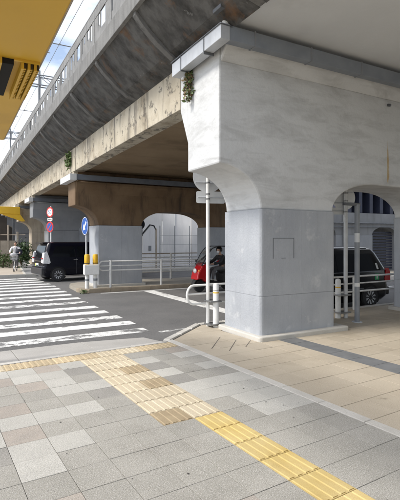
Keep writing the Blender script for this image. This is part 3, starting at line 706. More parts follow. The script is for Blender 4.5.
MB().tube([(0, 0, -.012), (0, 0, 2.98)], .045, 12).build('pole', whiteg, t)
sign_back(t, 2.78, .29, .02, .08, (.35, 1)); rect_back(t, 2.47, .44, .16, -.05, .08, (.35, 1), .07)
for z in (2.45, 2.7, 2.88): MB().tube([(0, 0, z - .015), (0, 0, z + .015)], .054, 10).build('clamp', bandst, t)
b2 = thing('bollard', 'white bollard with yellow band seen through the right arch beside the taxi', 'bollard', (7.72, 7.32, 0))
MB().lathe([(.062, -.012), (.062, .86), (.05, .90), (.001, .91)], n=20).build('body', whitep, b2)
MB().lathe([(.0632, .70), (.0632, .725)], n=20).build('yellow_band', yellowp, b2)
for z in (.12, .52): MB().box(-.08, .26, -.16, .08, z, z + .03).build('clamp', bandst, b2, .004)
t = thing('steel_post', 'dark grey steel post with short top arm right of the pale sign pole', 'post', (7.71, 6.76, 0))
MB().tube([(0, 0, -.012), (0, 0, 2.58)], .055, 14).build('post', greyst, t)
MB().lathe([(.11, -.012), (.11, .012)], n=20).build('base_plate', galv, t)
MB().box(-.42, .08, -.03, .03, 2.55, 2.61).build('arm', darkst, t, .005)
MB().lathe([(.057, .78), (.057, .86)], n=16).build('sticker', whitep, t); MB().lathe([(.057, 1.75), (.057, 1.95)], n=16).build('sticker', whiteg, t)

def disc(mb, r_, x0, x1, n=36): return mb.lathe([(r_, x0), (r_, x1)], axis='x', n=n)
# keep-left sign at the island tip (faces -X)
ks = thing('road_sign', 'round blue arrow sign on a steel pole at the tip of the traffic island', 'road sign', (4.34, 16.75, 0), R(6))
MB().tube([(.03, 0, -.012), (.03, 0, 2.62)], .035, 12).build('pole', galv, ks)
dz = 2.33
f = disc(MB(), .335, -.03, -.012); f.v = [(x, y, z + dz) for x, y, z in f.v]; f = f.build('sign_face', signblue, ks)
rim = MB().lathe([(.335, -.0335), (.318, -.0335)], axis='x', n=36); rim.v = [(x, y, z + dz) for x, y, z in rim.v]; rim.f = rim.f[:36]; rim.sm = rim.sm[:36]; rim.build('border', signwhite, f)
a2 = R(-135)     # arrow to the lower left as an oncoming driver sees it
def rot(p): return (p[0] * math.cos(a2) - p[1] * math.sin(a2), p[0] * math.sin(a2) + p[1] * math.cos(a2))
arrow = [rot(p) for p in [(-.22, -.045), (.04, -.045), (.04, -.14), (.23, 0), (.04, .14), (.04, .045), (-.22, .045)]]
MB().prism([(-p[0] * 1, p[1] + dz) for p in arrow], 'x', -.036, -.031).build('arrow', signwhite, f)
# twin-lamp box on legs
wb = thing('warning_lamp_box', 'white box on two legs with twin yellow lamps at the island tip', 'lamp box', (4.30, 16.30, 0), R(-97))
MB().cbox(-.02, .34, -.16, .38, .52, .90, .025).build('box', whitep, wb)
MB().tube([(.16, -.04, -.012), (.16, -.04, .53)], .075, 12).build('leg', whitep, wb); MB().tube([(.16, .26, -.012), (.16, .26, .53)], .075, 12).build('leg', whitep, wb)
for y in (-.04, .26):
    q = MB().lathe([(.085, .9), (.10, .95), (.10, 1.22), (.08, 1.27), (.001, 1.28)], (.16, y, 0), n=16).build('lamp', yellowp, wb)
    MB().lathe([(.103, .935), (.103, .965)], (.16, y, 0), n=16).build('collar', black, q)
    MB().lathe([(.079, .30), (.079, .38)], (.16, y, 0), n=16).build('reflector_band', greyst, wb)
# small round sign on a white pole inside the arch
t = thing('road_sign', 'thin white pole with small navy disc sign at the left edge of the arch', 'road sign', (6.95, 17.9, 0))
MB().tube([(0, 0, -.012), (0, 0, 2.6)], .05, 10).build('pole', whiteg, t)
f = MB().lathe([(.24, -.06), (.24, -.075)], axis='y', n=28); f.v = [(x, y, z + 2.48) for x, y, z in f.v]; f.build('sign_face', bagm, t)
# speed limit / no parking sign beyond the minivan
t = thing('road_sign', 'sign pole with red ringed speed sign above a no parking disc behind the minivan', 'road sign', (4.54, 25.0, 0), R(28))
MB().tube([(.06, 0, -.012), (.06, 0, 3.65)], .04, 10).build('pole', whiteg, t)
def face_disc(parent, name, r_, x, z, mat, th=.006):
    q = MB().lathe([(r_, x), (r_, x - th)], axis='x', n=32); q.v = [(a, b, c + z) for a, b, c in q.v]; return q.build(name, mat, parent)
f1 = face_disc(t, 'speed_sign', .28, 0, 3.32, signred, .012); face_disc(f1, 'white_field', .205, -.013, 3.32, signwhite)
def text_mesh(s, size, mat, parent, loc, rotm, name='lettering'):
    cu = bpy.data.curves.new('lettering', 'FONT'); cu.body = s; cu.size = size; cu.align_x = 'CENTER'; cu.align_y = 'CENTER'; cu.extrude = .002
    tmp = bpy.data.objects.new('tmp', cu); C.objects.link(tmp)
    dg = bpy.context.evaluated_depsgraph_get(); me = bpy.data.meshes.new_from_object(tmp.evaluated_get(dg)); bpy.data.objects.remove(tmp)
    me.materials.clear(); me.materials.append(mat)
    o = bpy.data.objects.new(name, me); C.objects.link(o); o.parent = parent; o.matrix_local = Matrix.Translation(loc) @ rotm; return o
FACE_NX = Matrix(((0, 0, -1, 0), (-1, 0, 0, 0), (0, 1, 0, 0), (0, 0, 0, 1)))      # text plane looking towards -X
text_mesh('50', .26, signblue, f1, (-.022, 0, 3.32), FACE_NX)
pl = MB().prism(rrect(-.2, .2, 2.86, 3.0, .02, 3), 'x', -.012, 0).build('plate', signwhite, t)
MB().prism([(-.15, 2.93), (-.09, 2.975), (-.09, 2.945), (.15, 2.945), (.15, 2.915), (-.09, 2.915), (-.09, 2.885)], 'x', -.016, -.013).build('arrow_mark', platek, pl)
f2 = face_disc(t, 'no_parking_sign', .29, 0, 2.52, signred, .012); face_disc(f2, 'blue_field', .215, -.013, 2.52, signblue)
MB().prism([(-.19, 2.69), (-.15, 2.73), (.19, 2.35), (.15, 2.31)], 'x', -.0235, -.0195).build('slash', signred, f2)

# ------------------------------------------------------------------ vehicles
def interp(levels, z, idx):
    for a, b in zip(levels[:-1], levels[1:]):
        if a[0] <= z <= b[0]:
            k = (z - a[0]) / (b[0] - a[0] + 1e-9); return a[idx] + (b[idx] - a[idx]) * k
    return levels[-1][idx]
def wheel(t, x, y, r_, side):
    tyre = MB().lathe([(r_ * .62, -.10), (r_ * .93, -.105), (r_, -.08), (r_, .08), (r_ * .93, .105), (r_ * .62, .10)], (x, y, r_), axis='y', n=32)
    w_ = tyre.build('wheel', black, t)
    rim = MB(); ys_ = side * .075
    rim.lathe([(r_ * .64, -.06), (r_ * .66, -.075), (r_ * .60, -.085), (r_ * .57, -.05), (.05, -.045), (.045, -.06), (.001, -.062)], (0, 0, 0), axis='y', n=32)
    for k in range(10):
        a = 2 * math.pi * k / 10
        for d in (-.09, .09):
            rim.tube([(.05 * math.sin(a), -.075, .05 * math.cos(a)), (r_ * .6 * math.sin(a + d), -.088, r_ * .6 * math.cos(a + d))], .012, 5)
    rim.v = [(p[0] + x, p[1] * (1 if side < 0 else -1) * 1.15 + y, p[2] + r_) for p in rim.v]
    rim.build('rim', silver, w_); 
    bk = MB().lathe([(r_ * .58, 0), (r_ * .58, .01)], (x, y + side * .03, r_), axis='y', n=24).build('brake_shadow', blackv, w_)
    return w_
def car(name, label, cat, loc, rz, paint, LV, wheels, wr, crn, side_win, rear_win, front_win):
    t = thing(name, label, cat, loc, rz)
    mb = MB(); n = 5; ring = 4 * (n + 1); rings = []
    for lv in LV: rings.append([(x, y, lv[0]) for x, y in rrect(lv[1], lv[2], -lv[3], lv[3], min(crn, lv[3] * .6), n)])
    vs_ = [p for q in rings for p in q]; fs = []
    for i in range(len(LV) - 1):
        for k in range(ring): fs.append((i * ring + k, i * ring + (k + 1) % ring, (i + 1) * ring + (k + 1) % ring, (i + 1) * ring + k))
    fs += [list(range(ring))[::-1], list(range((len(LV) - 1) * ring, len(LV) * ring))]
    mb.add(vs_, fs, True); body = mb.build('body', paint, t, 0, 35)
    for s_ in (-1, 1):
        for (pts) in side_win:
            v = [(x, s_ * (interp(LV, z, 3) + .006), z) for x, z in pts]; v2 = [(x, y - s_ * .03, z) for x, y, z in v]; m = len(v)
            MB().add(v + v2, [list(range(m))] + [(i, (i + 1) % m, m + (i + 1) % m, m + i) for i in range(m)]).build('side_window', glass, t)
    for (nm, idx, sg, (z0, z1, y0, y1)) in (('rear_window', 1, -1, rear_win), ('windscreen', 2, 1, front_win)):
        v = []
        for (y, z) in ((-y0, z0), (y0, z0), (y1, z1), (-y1, z1)): v.append((interp(LV, z, idx) + sg * .006, y, z))
        v2 = [(x - sg * .03, y, z) for x, y, z in v]
        MB().add(v + v2, [(0, 1, 2, 3)] + [(i, (i + 1) % 4, 4 + (i + 1) % 4, 4 + i) for i in range(4)]).build(nm, glass, t)
    hw = max(l[3] for l in LV)
    for x in wheels:
        for s_ in (-1, 1):
            arch = MB().lathe([(wr * 1.16, 0), (wr * 1.16, .012)], (x, s_ * (hw - .004) - (.006 if s_ < 0 else .006 * 0), wr * 1.03), axis='y', n=32)
            arch.v = [(a, b if s_ > 0 else b - .002, max(c, .16)) for a, b, c in arch.v]; arch.build('wheel_arch', blackv, t)
            wheel(t, x, s_ * (hw - .085), wr, s_)
    return t, body, hw
# dark indigo minivan, seen from its rear right corner (x forward from the rear bumper)
LV = [(.22, .12, 4.55, .76), (.34, .02, 4.66, .83), (.58, -.02, 4.70, .85), (.70, .0, 4.68, .85), (.74, .05, 4.66, .848), (1.00, .05, 4.55, .845), (1.08, .07, 4.2, .84), (1.14, .085, 3.95, .835), (1.68, .24, 3.35, .735), (1.78, .30, 3.1, .70), (1.825, .42, 2.9, .60), (1.84, .6, 2.7, .45)]
van, vbody, vw = car('minivan', 'dark indigo minivan seen from behind at the left edge of the crossing', 'minivan', (3.35, 21.75, RZ), R(8), carblack, LV, (.72, 3.6), .32, .20,
    [[(.42, 1.16), (1.55, 1.13), (1.55, 1.64), (.62, 1.64)], [(1.62, 1.13), (2.75, 1.12), (2.75, 1.64), (1.62, 1.64)], [(2.82, 1.12), (3.75, 1.14), (3.35, 1.60), (2.82, 1.64)]],
    (1.10, 1.66, .70, .60), (1.12, 1.66, .70, .60))
for s_ in (-1, 1):
    q = [(.05, .86), (.045, 1.05), (.09, 1.34), (.20, 1.40), (.30, 1.12), (.36, .90), (.30, .84)]
    lamp = MB(); vsl = [(x, s_ * .868, z) for x, z in q] + [(x + .03, s_ * .70, z) for x, z in q]; m = len(q)
    lamp.add(vsl, [list(range(m)), list(range(m, 2 * m))[::-1]] + [(i, (i + 1) % m, m + (i + 1) % m, m + i) for i in range(m)])
    # rear face lens
    lamp.add([(-.004 + .03, s_ * .86, .86), (.026, s_ * .55, .88), (.03, s_ * .55, 1.0), (.035, s_ * .62, 1.06), (.05, s_ * .66, 1.34), (.09, s_ * .84, 1.36),
              (.10, s_ * .86, .86), (.10, s_ * .55, .88), (.10, s_ * .55, 1.0), (.10, s_ * .62, 1.06), (.15, s_ * .66, 1.34), (.15, s_ * .84, 1.36)],
             [(0, 1, 2, 3, 4, 5)] + [(i, (i + 1) % 6, 6 + (i + 1) % 6, 6 + i) for i in range(6)])
    lo = lamp.build('tail_lamp', lampw, van)
    MB().box(.012, .06, min(s_ * .60, s_ * .74), max(s_ * .60, s_ * .74), 1.06, 1.11).build('red_lens', lampr, lo)
    MB().box(1.0, 2.2, min(s_ * .848, s_ * .858), max(s_ * .848, s_ * .858), .93, .935).build('door_seam', blackv, van)
    for x in (1.45, 2.95): MB().cbox(x, x + .2, min(s_ * .845, s_ * .88), max(s_ * .845, s_ * .88), 1.0, 1.03, .008).build('door_handle', chrome, van)
    MB().cbox(3.62, 3.82, min(s_ * .84, s_ * 1.02), max(s_ * .84, s_ * 1.02), 1.08, 1.26, .03).build('mirror', carblack, van)
    MB().box(.95, 3.2, min(s_ * .82, s_ * .862), max(s_ * .82, s_ * .862), .245, .275).build('sill_trim', chrome, van)
MB().box(.022, .06, -.54, .54, .93, .97).build('chrome_strip', chrome, van)
for s_ in (-1, 1):
    for x in (1.58, 2.78): MB().box(x, x + .008, min(s_ * .84, s_ * .853), max(s_ * .84, s_ * .853), .34, 1.08).build('door_seam', darkst, van)
MB().cbox(-.035, .2, -.80, .80, .34, .64, .03).build('rear_bumper', M('bumper_dark', (.03, .031, .036), .4), van)
MB().box(-.045, .0, -.55, .55, .30, .345).build('bumper_trim', chrome, van)
pt = MB().box(.015, .045, -.165, .165, .68, .845).build('number_plate', platew, van)
MB().box(.010, .0148, -.13, .13, .70, .77).build('plate_lettering', platek, pt)
MB().box(.02, .05, .22, .34, .72, .84).build('badge_sticker', platey, van)
MB().cbox(.10, .36, -.55, .55, 1.765, 1.80, .012).build('roof_spoiler', carblack, van)
# black taxi seen through the right arch (x forward; car heads to -X so rotated half a turn)
LV = [(.20, .14, 4.25, .74), (.32, .03, 4.36, .82), (.55, .0, 4.40, .845), (.66, .02, 4.38, .847), (.95, .03, 4.25, .845), (1.02, .05, 3.9, .84), (1.08, .08, 3.55, .83), (1.56, .36, 2.95, .70), (1.66, .46, 2.7, .66), (1.72, .62, 2.45, .55), (1.74, .85, 2.25, .38)]
taxi, tb, tw = car('taxi', 'black taxi with green sticker seen side on through the right arch', 'taxi', (11.10, 9.36, RZ), R(180), taxiblack, LV, (.86, 3.55), .315, .22,
    [[(.40, 1.07), (1.25, 1.06), (1.25, 1.54), (.62, 1.54)], [(1.33, 1.06), (2.1, 1.06), (2.1, 1.54), (1.33, 1.54)], [(2.18, 1.06), (3.2, 1.09), (2.72, 1.54), (2.18, 1.54)]],
    (1.06, 1.54, .66, .54), (1.1, 1.54, .68, .54))
for s_ in (-1, 1):
    q = [(.02, .74), (.03, 1.0), (.10, 1.12), (.20, 1.06), (.27, .82), (.24, .72)]; m = len(q)
    MB().add([(x - .004, s_ * .858, z) for x, z in q] + [(x + .0, s_ * .62, z) for x, z in q], [list(range(m)), list(range(m, 2 * m))[::-1]] + [(i, (i + 1) % m, m + (i + 1) % m, m + i) for i in range(m)]).build('tail_lamp', lampr, taxi)
    for x in (1.40, 2.30): MB().cbox(x, x + .2, min(s_ * .845, s_ * .878), max(s_ * .845, s_ * .878), .90, .925, .008).build('door_handle', chrome, taxi)
    MB().box(.6, 3.3, min(s_ * .84, s_ * .852), max(s_ * .84, s_ * .852), .56, .59).build('side_trim', darkst, taxi)
    MB().tube([(.75, s_ * .60, 1.70), (2.4, s_ * .60, 1.70)], .012, 6).build('roof_trim', chrome, taxi)
    MB().tube([(.42, s_ * .84, 1.035), (3.25, s_ * .84, 1.045)], .010, 6).build('window_trim', chrome, taxi)
    gs = MB().box(.50, .66, min(s_ * .84, s_ * .853), max(s_ * .84, s_ * .853), .80, .97).build('green_sticker', stickg, taxi)
    MB().box(.555, .605, min(s_ * .85, s_ * .8545), max(s_ * .85, s_ * .8545), .83, .92).build('sticker_print', platew, gs)
    MB().add([(.50, s_ * (interp(LV, 1.09, 3) + .014), 1.10), (.58, s_ * (interp(LV, 1.09, 3) + .014), 1.10), (.60, s_ * (interp(LV, 1.27, 3) + .014), 1.27), (.52, s_ * (interp(LV, 1.27, 3) + .014), 1.27)], [(0, 1, 2, 3)]).build('window_sticker', platew, taxi)
MB().cbox(-.04, .2, -.78, .78, .34, .58, .03).build('rear_bumper', taxiblack, taxi)

# ------------------------------------------------------------------ people (skin-modifier figures)
def skinned(name, chains, mat, parent, sub=1, loc=(0, 0, 0), rootv=0):
    verts = []; edges = []; rad = []; key = {}
    for ch in chains:
        prev = None
        for (x, y, z, r_) in ch:
            k = (round(x, 4), round(y, 4), round(z, 4))
            if k not in key: key[k] = len(verts); verts.append((x, y, z)); rad.append(r_)
            if prev is not None and prev != key[k]: edges.append((prev, key[k]))
            prev = key[k]
    me = bpy.data.meshes.new(name); me.from_pydata(verts, edges, []); me.update()
    o = bpy.data.objects.new(name, me); C.objects.link(o)
    md = o.modifiers.new('skin', 'SKIN'); md.use_smooth_shade = True
    for i, sv in enumerate(me.skin_vertices[0].data):
        r_ = rad[i]; sv.radius = r_ if isinstance(r_, tuple) else (r_, r_); sv.use_root = (i == rootv)
    s_ = o.modifiers.new('sub', 'SUBSURF'); s_.levels = sub; s_.render_levels = sub
    dg = bpy.context.evaluated_depsgraph_get(); m2 = bpy.data.meshes.new_from_object(o.evaluated_get(dg))
    bpy.data.objects.remove(o); m2.materials.clear(); m2.materials.append(mat); m2.polygons.foreach_set('use_smooth', [True] * len(m2.polygons))
    o2 = bpy.data.objects.new(name, m2); C.objects.link(o2); o2.parent = parent; return o2
def hand(x, y, z, dx, dy, dz):       # short curled fingers around a grip, plus a thumb
    out = []
    for i in range(4):
        oy = (i - 1.5) * .019; L_ = (.9, 1.05, 1., .8)[i]
        out.append([(x, y, z, .022), (x + oy * dy, y - oy * dx * 0 + oy * dx, z, .011), (x + oy * dy + dx * .03 * L_, y + oy * dx + dy * .03 * L_, z + .012, .009), (x + oy * dy + dx * .05 * L_, y + oy * dx + dy * .05 * L_, z - .016, .008)])
    out.append([(x, y, z, .022), (x - .035 * dy, y - .035 * dx, z + .002, .010), (x - .04 * dy + dx * .03, y - .04 * dx + dy * .03, z - .012, .009)])
    return out
def head(t, c, r_, yawdir, hair=True, helmet=False, mask=False):
    f = Vector((yawdir[0], yawdir[1], 0)).normalized(); s_ = Vector((-f.y, f.x, 0)); c = Vector(c)
    def W(a, b, z): return c + f * a + s_ * b + Vector((0, 0, z))
    mb = MB(); mb.ball((0, 0, 0), r_, .88, .76, 1.12, 16, 12)
    mb.v = [tuple(W(x, y * (1 - .25 * max(0, -z / r_) * .8), z)) for x, y, z in mb.v]
    o = mb.build('head_skin', skin, t)
    MB().add([W(r_ * .82, -.012, .005), W(r_ * .82, .012, .005), W(r_ * 1.05, 0, -.018), W(r_ * .82, 0, .03)], [(0, 1, 2), (1, 3, 2), (3, 0, 2), (0, 3, 1)]).build('nose', skin, o)
    for q in (-1, 1):
        MB().ball(W(r_ * .80, q * .032, .014), .010, 1, 1, .6, 8, 6).build('eye', hairm, o)
        MB().ball(W(-.005, q * r_ * .75, 0), .022, .7, .5, 1.2, 8, 6).build('ear', skin, o)
    MB().tube([W(r_ * .80, -.022, -.05), W(r_ * .83, 0, -.052), W(r_ * .80, .022, -.05)], .004, 5).build('mouth', lampr, o)
    if hair:
        mb = MB(); mb.ball((0, 0, 0), r_ * 1.08, .92, .84, 1.12, 16, 12)
        mb.v = [tuple(W(min(x, .045 + .6 * max(0, z)) - .008, y, max(z, -.03 if x < .02 else .035) + .008)) for x, y, z in mb.v]
        mb.build('hair', hairm, t)
    if mask:
        mb = MB(); mb.ball((0, 0, 0), r_ * .9, .5, .74, .62, 12, 8); mb.v = [tuple(W(x + r_ * .52, y, z - .05)) for x, y, z in mb.v]; mb.build('face_mask', signwhite, t)
    if helmet:
        mb = MB(); mb.ball((0, 0, 0), r_ * 1.42, 1., .92, 1.05, 18, 12)
        mb.v = [tuple(W(min(x, .05 + .9 * max(0, z)) - .01, y, max(z, -.06 if x < .03 else .03) + .02)) for x, y, z in mb.v]
        mb.build('helmet', hairm, t)
    return o
# cyclist: local frame, riding towards -Y
CX, CY = 3.05, 27.4
bk = thing('bicycle', 'city bicycle with front basket ridden on the far pavement', 'bicycle', (CX, CY, 0), R(-14))
for y in (-.56, .50):
    tq = MB(); nn = 28; tq.tube([(0, y + .33 * math.cos(2 * math.pi * k / nn), .34 + .33 * math.sin(2 * math.pi * k / nn)) for k in range(nn)], .018, 8, closed=True)
    wq = tq.build('wheel', black, bk); sp = MB()
    sp.tube([(0, y + .305 * math.cos(2 * math.pi * k / nn), .34 + .305 * math.sin(2 * math.pi * k / nn)) for k in range(nn)], .010, 6, closed=True)
    for k in range(14): a = 2 * math.pi * k / 14; sp.tube([(0.02 * (-1) ** k, y, .34), (0, y + .30 * math.cos(a), .34 + .30 * math.sin(a))], .002, 4)
    sp.tube([(-.05, y, .34), (.05, y, .34)], .02, 8); sp.build('rim', chrome, wq)
fr = MB()
for a, b_ in (((0, -.42, .80), (0, .08, .30)), ((0, -.42, .72), (0, .1, .48)), ((0, .08, .30), (0, .20, .82)), ((0, .08, .30), (.04, .50, .34)), ((0, .08, .30), (-.04, .50, .34)), ((0, .17, .70), (.04, .50, .34)), ((0, .17, .70), (-.04, .50, .34)), ((0, -.40, .95), (0, -.46, .68))): fr.tube([a, b_], .017, 8)
for x in (-.05, .05): fr.tube([(x, -.56, .34), (x, -.47, .68), (0, -.45, .72)], .012, 6)
fr.build('frame', darkst, bk)
MB().tube([(-.27, -.22, 1.02), (-.22, -.36, 1.03), (0, -.40, .98), (.22, -.36, 1.03), (.27, -.22, 1.02)], .013, 8).build('handlebar', chrome, bk)
MB().ball((0, .22, .86), .13, .75, 1.1, .32, 14, 8).build('saddle', black, bk)
bs = MB()
for z in (.68, .76, .84, .93): 
    hw_, y0_, y1_ = .15 + (z - .68) * .2, -.58 - (z - .68) * .35, -.48 + 0
    bs.tube([(-hw_, y0_ - .12, z), (hw_, y0_ - .12, z), (hw_, y1_, z), (-hw_, y1_, z)], .006, 5, closed=True)
for k in range(9):
    x = -.15 + k * .0375; bs.tube([(x, -.70, .68), (x * 1.33, -.785, .93)], .004, 4); bs.tube([(x, -.48, .68), (x * 1.33, -.48, .93)], .004, 4)
bs.build('basket', galv, bk)
for s_ in (-1, 1): MB().box(s_ * .12 - .045, s_ * .12 + .045, .04 - .03 - s_ * .1, .12 - .03 - s_ * .1, .28 - s_ * .09, .30 - s_ * .09).build('pedal', black, bk)
MB().tube([(-.10, .08 + .10, .38), (-.07, .08, .30), (.07, .08, .30), (.10, -.02, .21)], .009, 6).build('crank', chrome, bk)
MB().cbox(-.05, .05, -.62, -.55, .60, .66, .01).build('front_lamp', lampw, bk)
mg = MB(); mg.tube([(0, -.56 + .37 * math.cos(R(a)), .34 + .37 * math.sin(R(a))) for a in range(20, 140, 12)], .022, 6); mg.tube([(0, .50 + .37 * math.cos(R(a)), .34 + .37 * math.sin(R(a))) for a in range(10, 150, 12)], .022, 6); mg.build('mudguard', greyst, bk)
tag(MB().ball((0, 0, 0), .17, 1.1, .75, .62, 14, 10).build('bag_in_basket', bagl), 'pale bag lying in the front basket of the bicycle', 'bag').location = (CX - .15, CY - .61, .98)
cy = thing('person', 'cyclist in a white long sleeved shirt riding towards the crossing', 'person', (CX, CY, 0), R(-14))
torso = [(0, .20, .93, (.15, .12)), (0, .16, 1.08, (.145, .105)), (0, .10, 1.25, (.165, .11)), (0, .06, 1.37, (.15, .09)), (0, .04, 1.44, .06)]
armL = [(0, .06, 1.37, (.15, .09)), (.18, .05, 1.36, .062), (.27, -.03, 1.18, .050), (.25, -.20, 1.06, .038)]
armR = [(-x, y, z, r_) for x, y, z, r_ in armL]; armR[0] = armL[0]
legL = [(0, .20, .93, (.15, .12)), (.09, .16, .90, .095), (.11, -.16, .74, .075), (.11, -.08, .42, .055), (.11, -.06, .25, .036)]
legR = [(0, .20, .93, (.15, .12)), (-.09, .16, .90, .095), (-.11, -.17, .86, .075), (-.11, .0, .58, .055), (-.11, .10, .45, .036)]
sk = lambda ch, k: [(x, y, z, (r_[0] * k, r_[1] * k) if isinstance(r_, tuple) else r_ * k) for x, y, z, r_ in ch]
body = skinned('body', [sk(torso, .72) + [(0, .03, 1.50, .05), (0, .02, 1.56, .05)], sk(armL, .85) + [(.25, -.235, 1.045, .03)], sk(armR, .85) + [(-.25, -.235, 1.045, .03)], sk(legL, .9), sk(legR, .9)] + hand(.25, -.235, 1.045, 0, -1, 0) + hand(-.25, -.235, 1.045, 0, -1, 0), skin, cy)
skinned('shirt', [sk(torso[:-1], 1.08) + [(0, .045, 1.44, .07)], sk(armL, 1.2), sk(armR, 1.2)], shirt, cy)
skinned('trousers', [[(0, .20, .90, (.16, .125)), (0, .19, 1.0, (.15, .12))], [(0, .20, .90, (.16, .125))] + legL[1:], [(0, .20, .90, (.16, .125))] + legR[1:]], trouser, cy)
for (x, y, z) in ((.11, -.10, .215), (-.11, .06, .415)): MB().ball((x, y, z), .06, .75, 2.0, .6, 12, 8).build('shoe', shoe, cy)
head(cy, (0, .0, 1.60), .095, (0, -1))
bgm = MB().ball((0, 0, 0), .2, 1.0, .55, .95, 14, 10); 
bgm.tube([(-.18, 0, .1), (-.10, -.02, .34), (.02, .0, .42), (.12, .06, .40)], .02, 6)
tag(bgm.build('shoulder_bag', bagm), 'dark bag slung in front of the cyclist', 'bag').location = (CX + .18, CY - .13, 1.10)

# delivery trike with roof: local x forward (heads to -X)
tk = thing('delivery_trike', 'red roofed delivery trike with windscreen waiting left of the nearest pier', 'trike', (8.55, 14.3, RZ), R(180))
def W2(x, y, r_, wd, nm='wheel'):
    q = MB().lathe([(r_ * .5, -wd / 2), (r_ * .92, -wd / 2), (r_, -wd * .3), (r_, wd * .3), (r_ * .92, wd / 2), (r_ * .5, wd / 2)], (x, y, r_), axis='y', n=24).build(nm, black, tk)
    MB().lathe([(r_ * .52, -wd * .35), (.03, -wd * .35), (.03, wd * .35), (r_ * .52, wd * .35)], (x, y, r_), axis='y', n=20).build('rim', galv, q)
W2(.62, 0, .23, .12); W2(-.72, -.26, .22, .14); W2(-.72, .26, .22, .14)
fend = [(.62 + .30 * math.cos(R(a)), .23 + .30 * math.sin(R(a))) for a in range(10, 171, 16)] + [(.62 + .25 * math.cos(R(a)), .23 + .25 * math.sin(R(a))) for a in range(170, 9, -16)]
MB().prism(fend, 'y', -.11, .11).build('front_fender', black, tk, .015)
shield = [(.86, .46), (.80, .72), (.62, 1.0), (.46, 1.06), (.40, .95), (.44, .60), (.36, .34), (.50, .40), (.62, .50), (.78, .48)]
MB().prism(shield, 'y', -.27, .27).build('leg_shield', redp, tk, .06)
lo = MB().ball((.80, 0, .79), .105, .5, 1.1, .9, 14, 10).build('headlamp', lampw, tk)
for s_ in (-1, 1):
    MB().ball((.74, s_ * .21, .80), .05, .7, 1, .9, 10, 8).build('indicator', lampo, tk)
    MB().tube([(.46, s_ * .22, 1.0), (.50, s_ * .42, 1.12)], .012, 6).build('mirror_arm', darkst, tk)
    MB().cbox(.47, .51, s_ * .46 - .06, s_ * .46 + .06, 1.08, 1.18, .012).build('mirror', black, tk)
    MB().tube([(.66, s_ * .26, .98), (.40, s_ * .28, 1.42), (.22, s_ * .28, 1.62), (-.05, s_ * .28, 1.70), (-.80, s_ * .30, 1.68)], .020, 8).build('roof_frame', black, tk)
    MB().tube([(-.78, s_ * .30, 1.68), (-.88, s_ * .30, .80)], .022, 8).build('rear_pillar', black, tk)
wsm = MB().add([(.665, -.25, .99), (.665, .25, .99), (.405, .27, 1.42), (.405, -.27, 1.42), (.225, .27, 1.615), (.225, -.27, 1.615)], [(0, 1, 2, 3), (3, 2, 4, 5)])
clear = M('clear_windscreen', (.85, .9, .92), .05, trans=.95); wsm.build('windscreen', clear, tk)
MB().box(-.82, .02, -.29, .29, 1.69, 1.715).build('roof', darkst, tk, .01)
MB().cbox(-.40, .44, -.24, .24, .26, .36, .03).build('footboard', black, tk)
MB().prism([(-.28, .36), (-.22, .64), (-.34, .72), (-.95, .74), (-1.02, .5), (-.9, .32)], 'y', -.28, .28).build('rear_body', black, tk, .04)
MB().cbox(-.70, -.22, -.15, .15, .72, .80, .03).build('seat', black, tk)
MB().cbox(-1.12, -.74, -.3, .3, .80, 1.32, .03).build('cargo_box', black, tk)
MB().tube([(.36, -.33, 1.02), (.42, -.2, 1.06), (.46, 0, 1.04), (.42, .2, 1.06), (.36, .33, 1.02)], .014, 8).build('handlebar', black, tk)
rd = thing('person', 'masked rider in black helmet and dark jacket sitting on the red trike', 'person', (8.55, 14.3, RZ), R(180))
torso = [(-.42, 0, .90, (.13, .16)), (-.40, 0, 1.05, (.11, .16)), (-.34, 0, 1.22, (.115, .175)), (-.31, 0, 1.33, (.09, .15)), (-.30, 0, 1.38, .06)]
armL = [(-.31, 0, 1.33, (.09, .15)), (-.29, .19, 1.30, .065), (-.12, .28, 1.10, .055), (.20, .30, 1.04, .042)]
armR = [(x, -y, z, r_) for x, y, z, r_ in armL]; armR[0] = armL[0]
legL = [(-.42, 0, .90, (.13, .16)), (-.36, .10, .87, .095), (.02, .13, .84, .075), (.10, .13, .58, .058), (.10, .13, .44, .04)]
legR = [(x, -y, z, r_) for x, y, z, r_ in legL]; legR[0] = legL[0]
skinned('body', [sk(torso, .74) + [(-.28, 0, 1.44, .05), (-.27, 0, 1.50, .05)], sk(armL, .82) + [(.30, .30, 1.04, .03)], sk(armR, .82) + [(.30, -.30, 1.04, .03)], sk(legL, .9), sk(legR, .9)] + hand(.30, .30, 1.04, 1, 0, 0) + hand(.30, -.30, 1.04, 1, 0, 0), skin, rd)
skinned('jacket', [sk(torso[:-1], 1.12) + [(-.29, 0, 1.41, .085)], sk(armL, 1.25), sk(armR, 1.25)], jacket, rd)
skinned('trousers', [[(-.42, 0, .88, (.14, .165)), (-.41, 0, .98, (.12, .16))], [(-.42, 0, .88, (.14, .165))] + legL[1:], [(-.42, 0, .88, (.14, .165))] + legR[1:]], trouser, rd)
for s_ in (-1, 1): MB().ball((.15, s_ * .13, .40), .06, 2.0, .8, .65, 12, 8).build('shoe', shoe, rd)
head(rd, (-.24, 0, 1.53), .095, (1, .35), hair=False, helmet=True, mask=True)
MB().box(-.215, -.205, .03, .13, 1.20, 1.25).build('chest_logo', redp, rd)
MB().tube([(-.21, .16, 1.16), (-.10, .245, 1.12), (.02, .285, 1.09)], [.045, .058, .05], 8).build('sleeve_stripe', redp, rd)

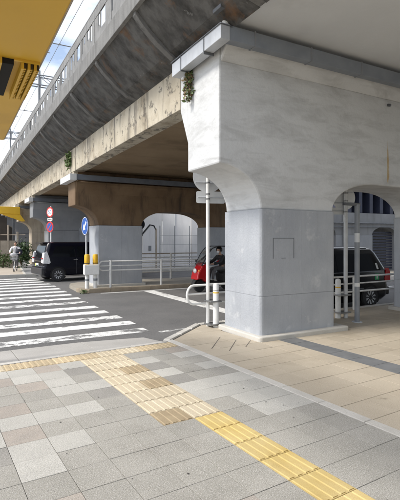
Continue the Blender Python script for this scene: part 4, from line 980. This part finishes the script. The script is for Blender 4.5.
# ------------------------------------------------------------------ plants
def leafy(name, label, loc, h_, w_, n, mat, droop=.0, dry=0, cat='plant', size=.05, seed=1):
    rg = random.Random(seed); t = thing(name, label, cat, loc)
    st = MB(); lf = MB(); lb = MB()
    for i in range(max(5, n // 25)):
        a = rg.uniform(0, 6.28); rr = rg.uniform(.1, .5) * w_; st.tube([(0, 0, 0), (rr * .5 * math.cos(a), rr * .5 * math.sin(a), h_ * .5), (rr * math.cos(a), rr * math.sin(a), h_ * rg.uniform(.7, 1) - droop * rr)], [.008, .006, .003], 5)
    st.build('stem', barkm, t)
    cl = [(rg.uniform(-.75, .75) * w_, rg.uniform(-.75, .75) * w_, rg.uniform(.25, .95) * h_, rg.uniform(.18, .42) * w_) for _ in range(16)] if cat == 'shrub' else None
    for i in range(n):
        z = rg.random() ** .8 * h_; rad = w_ * (.3 + .7 * math.sin(math.pi * min(1, .15 + .8 * z / h_))) * math.sqrt(rg.random()); a = rg.uniform(0, 6.28)
        c = Vector((rad * math.cos(a), rad * math.sin(a), z))
        if cl and rg.random() < .85:
            q = rg.choice(cl); c = Vector((q[0] + rg.gauss(0, q[3]), q[1] + rg.gauss(0, q[3]), max(.03, q[2] + rg.gauss(0, q[3]))))
        d = Vector((rg.uniform(-1, 1), rg.uniform(-1, 1), rg.uniform(-.6, .9))).normalized(); s_ = d.cross(Vector((rg.uniform(-1, 1), rg.uniform(-1, 1), rg.uniform(-1, 1)))).normalized()
        L_ = size * rg.uniform(.6, 1.4)
        (lb if rg.random() < dry else lf).add([c, c + d * L_ * .5 + s_ * L_ * .25, c + d * L_, c + d * L_ * .5 - s_ * L_ * .25], [(0, 1, 2, 3)])
    tag(lf.build('foliage', mat, t), kind='stuff')
    if lb.v: tag(lb.build('dry_foliage', leafb, t), kind='stuff')
    return t
leafy('wall_plant', 'bushy weed growing from the joint beside the nearest pier top', (3.86, 7.36, 4.40), .58, .10, 340, leafl, dry=.4, size=.075, seed=3)
leafy('wall_plant', 'green weed growing on the beige edge beam above the second pier', (3.86, 17.35, 4.55), .62, .13, 260, leafl, size=.12, seed=5)
leafy('shrub', 'dark green shrub behind the cyclist beside the buff pier', (3.75, 30.6, 0), 1.4, .48, 1300, leafd, size=.16, cat='shrub', seed=8)
leafy('shrub', 'low pale green shrub at the far left behind the cyclist', (2.75, 31.0, 0), .8, .5, 500, leafm, size=.14, cat='shrub', seed=9)
leafy('kerb_weed', 'small weed tuft at the kerb of the traffic island tip', (4.05, 15.84, RZ), .12, .16, 90, leafm, size=.06, seed=11)
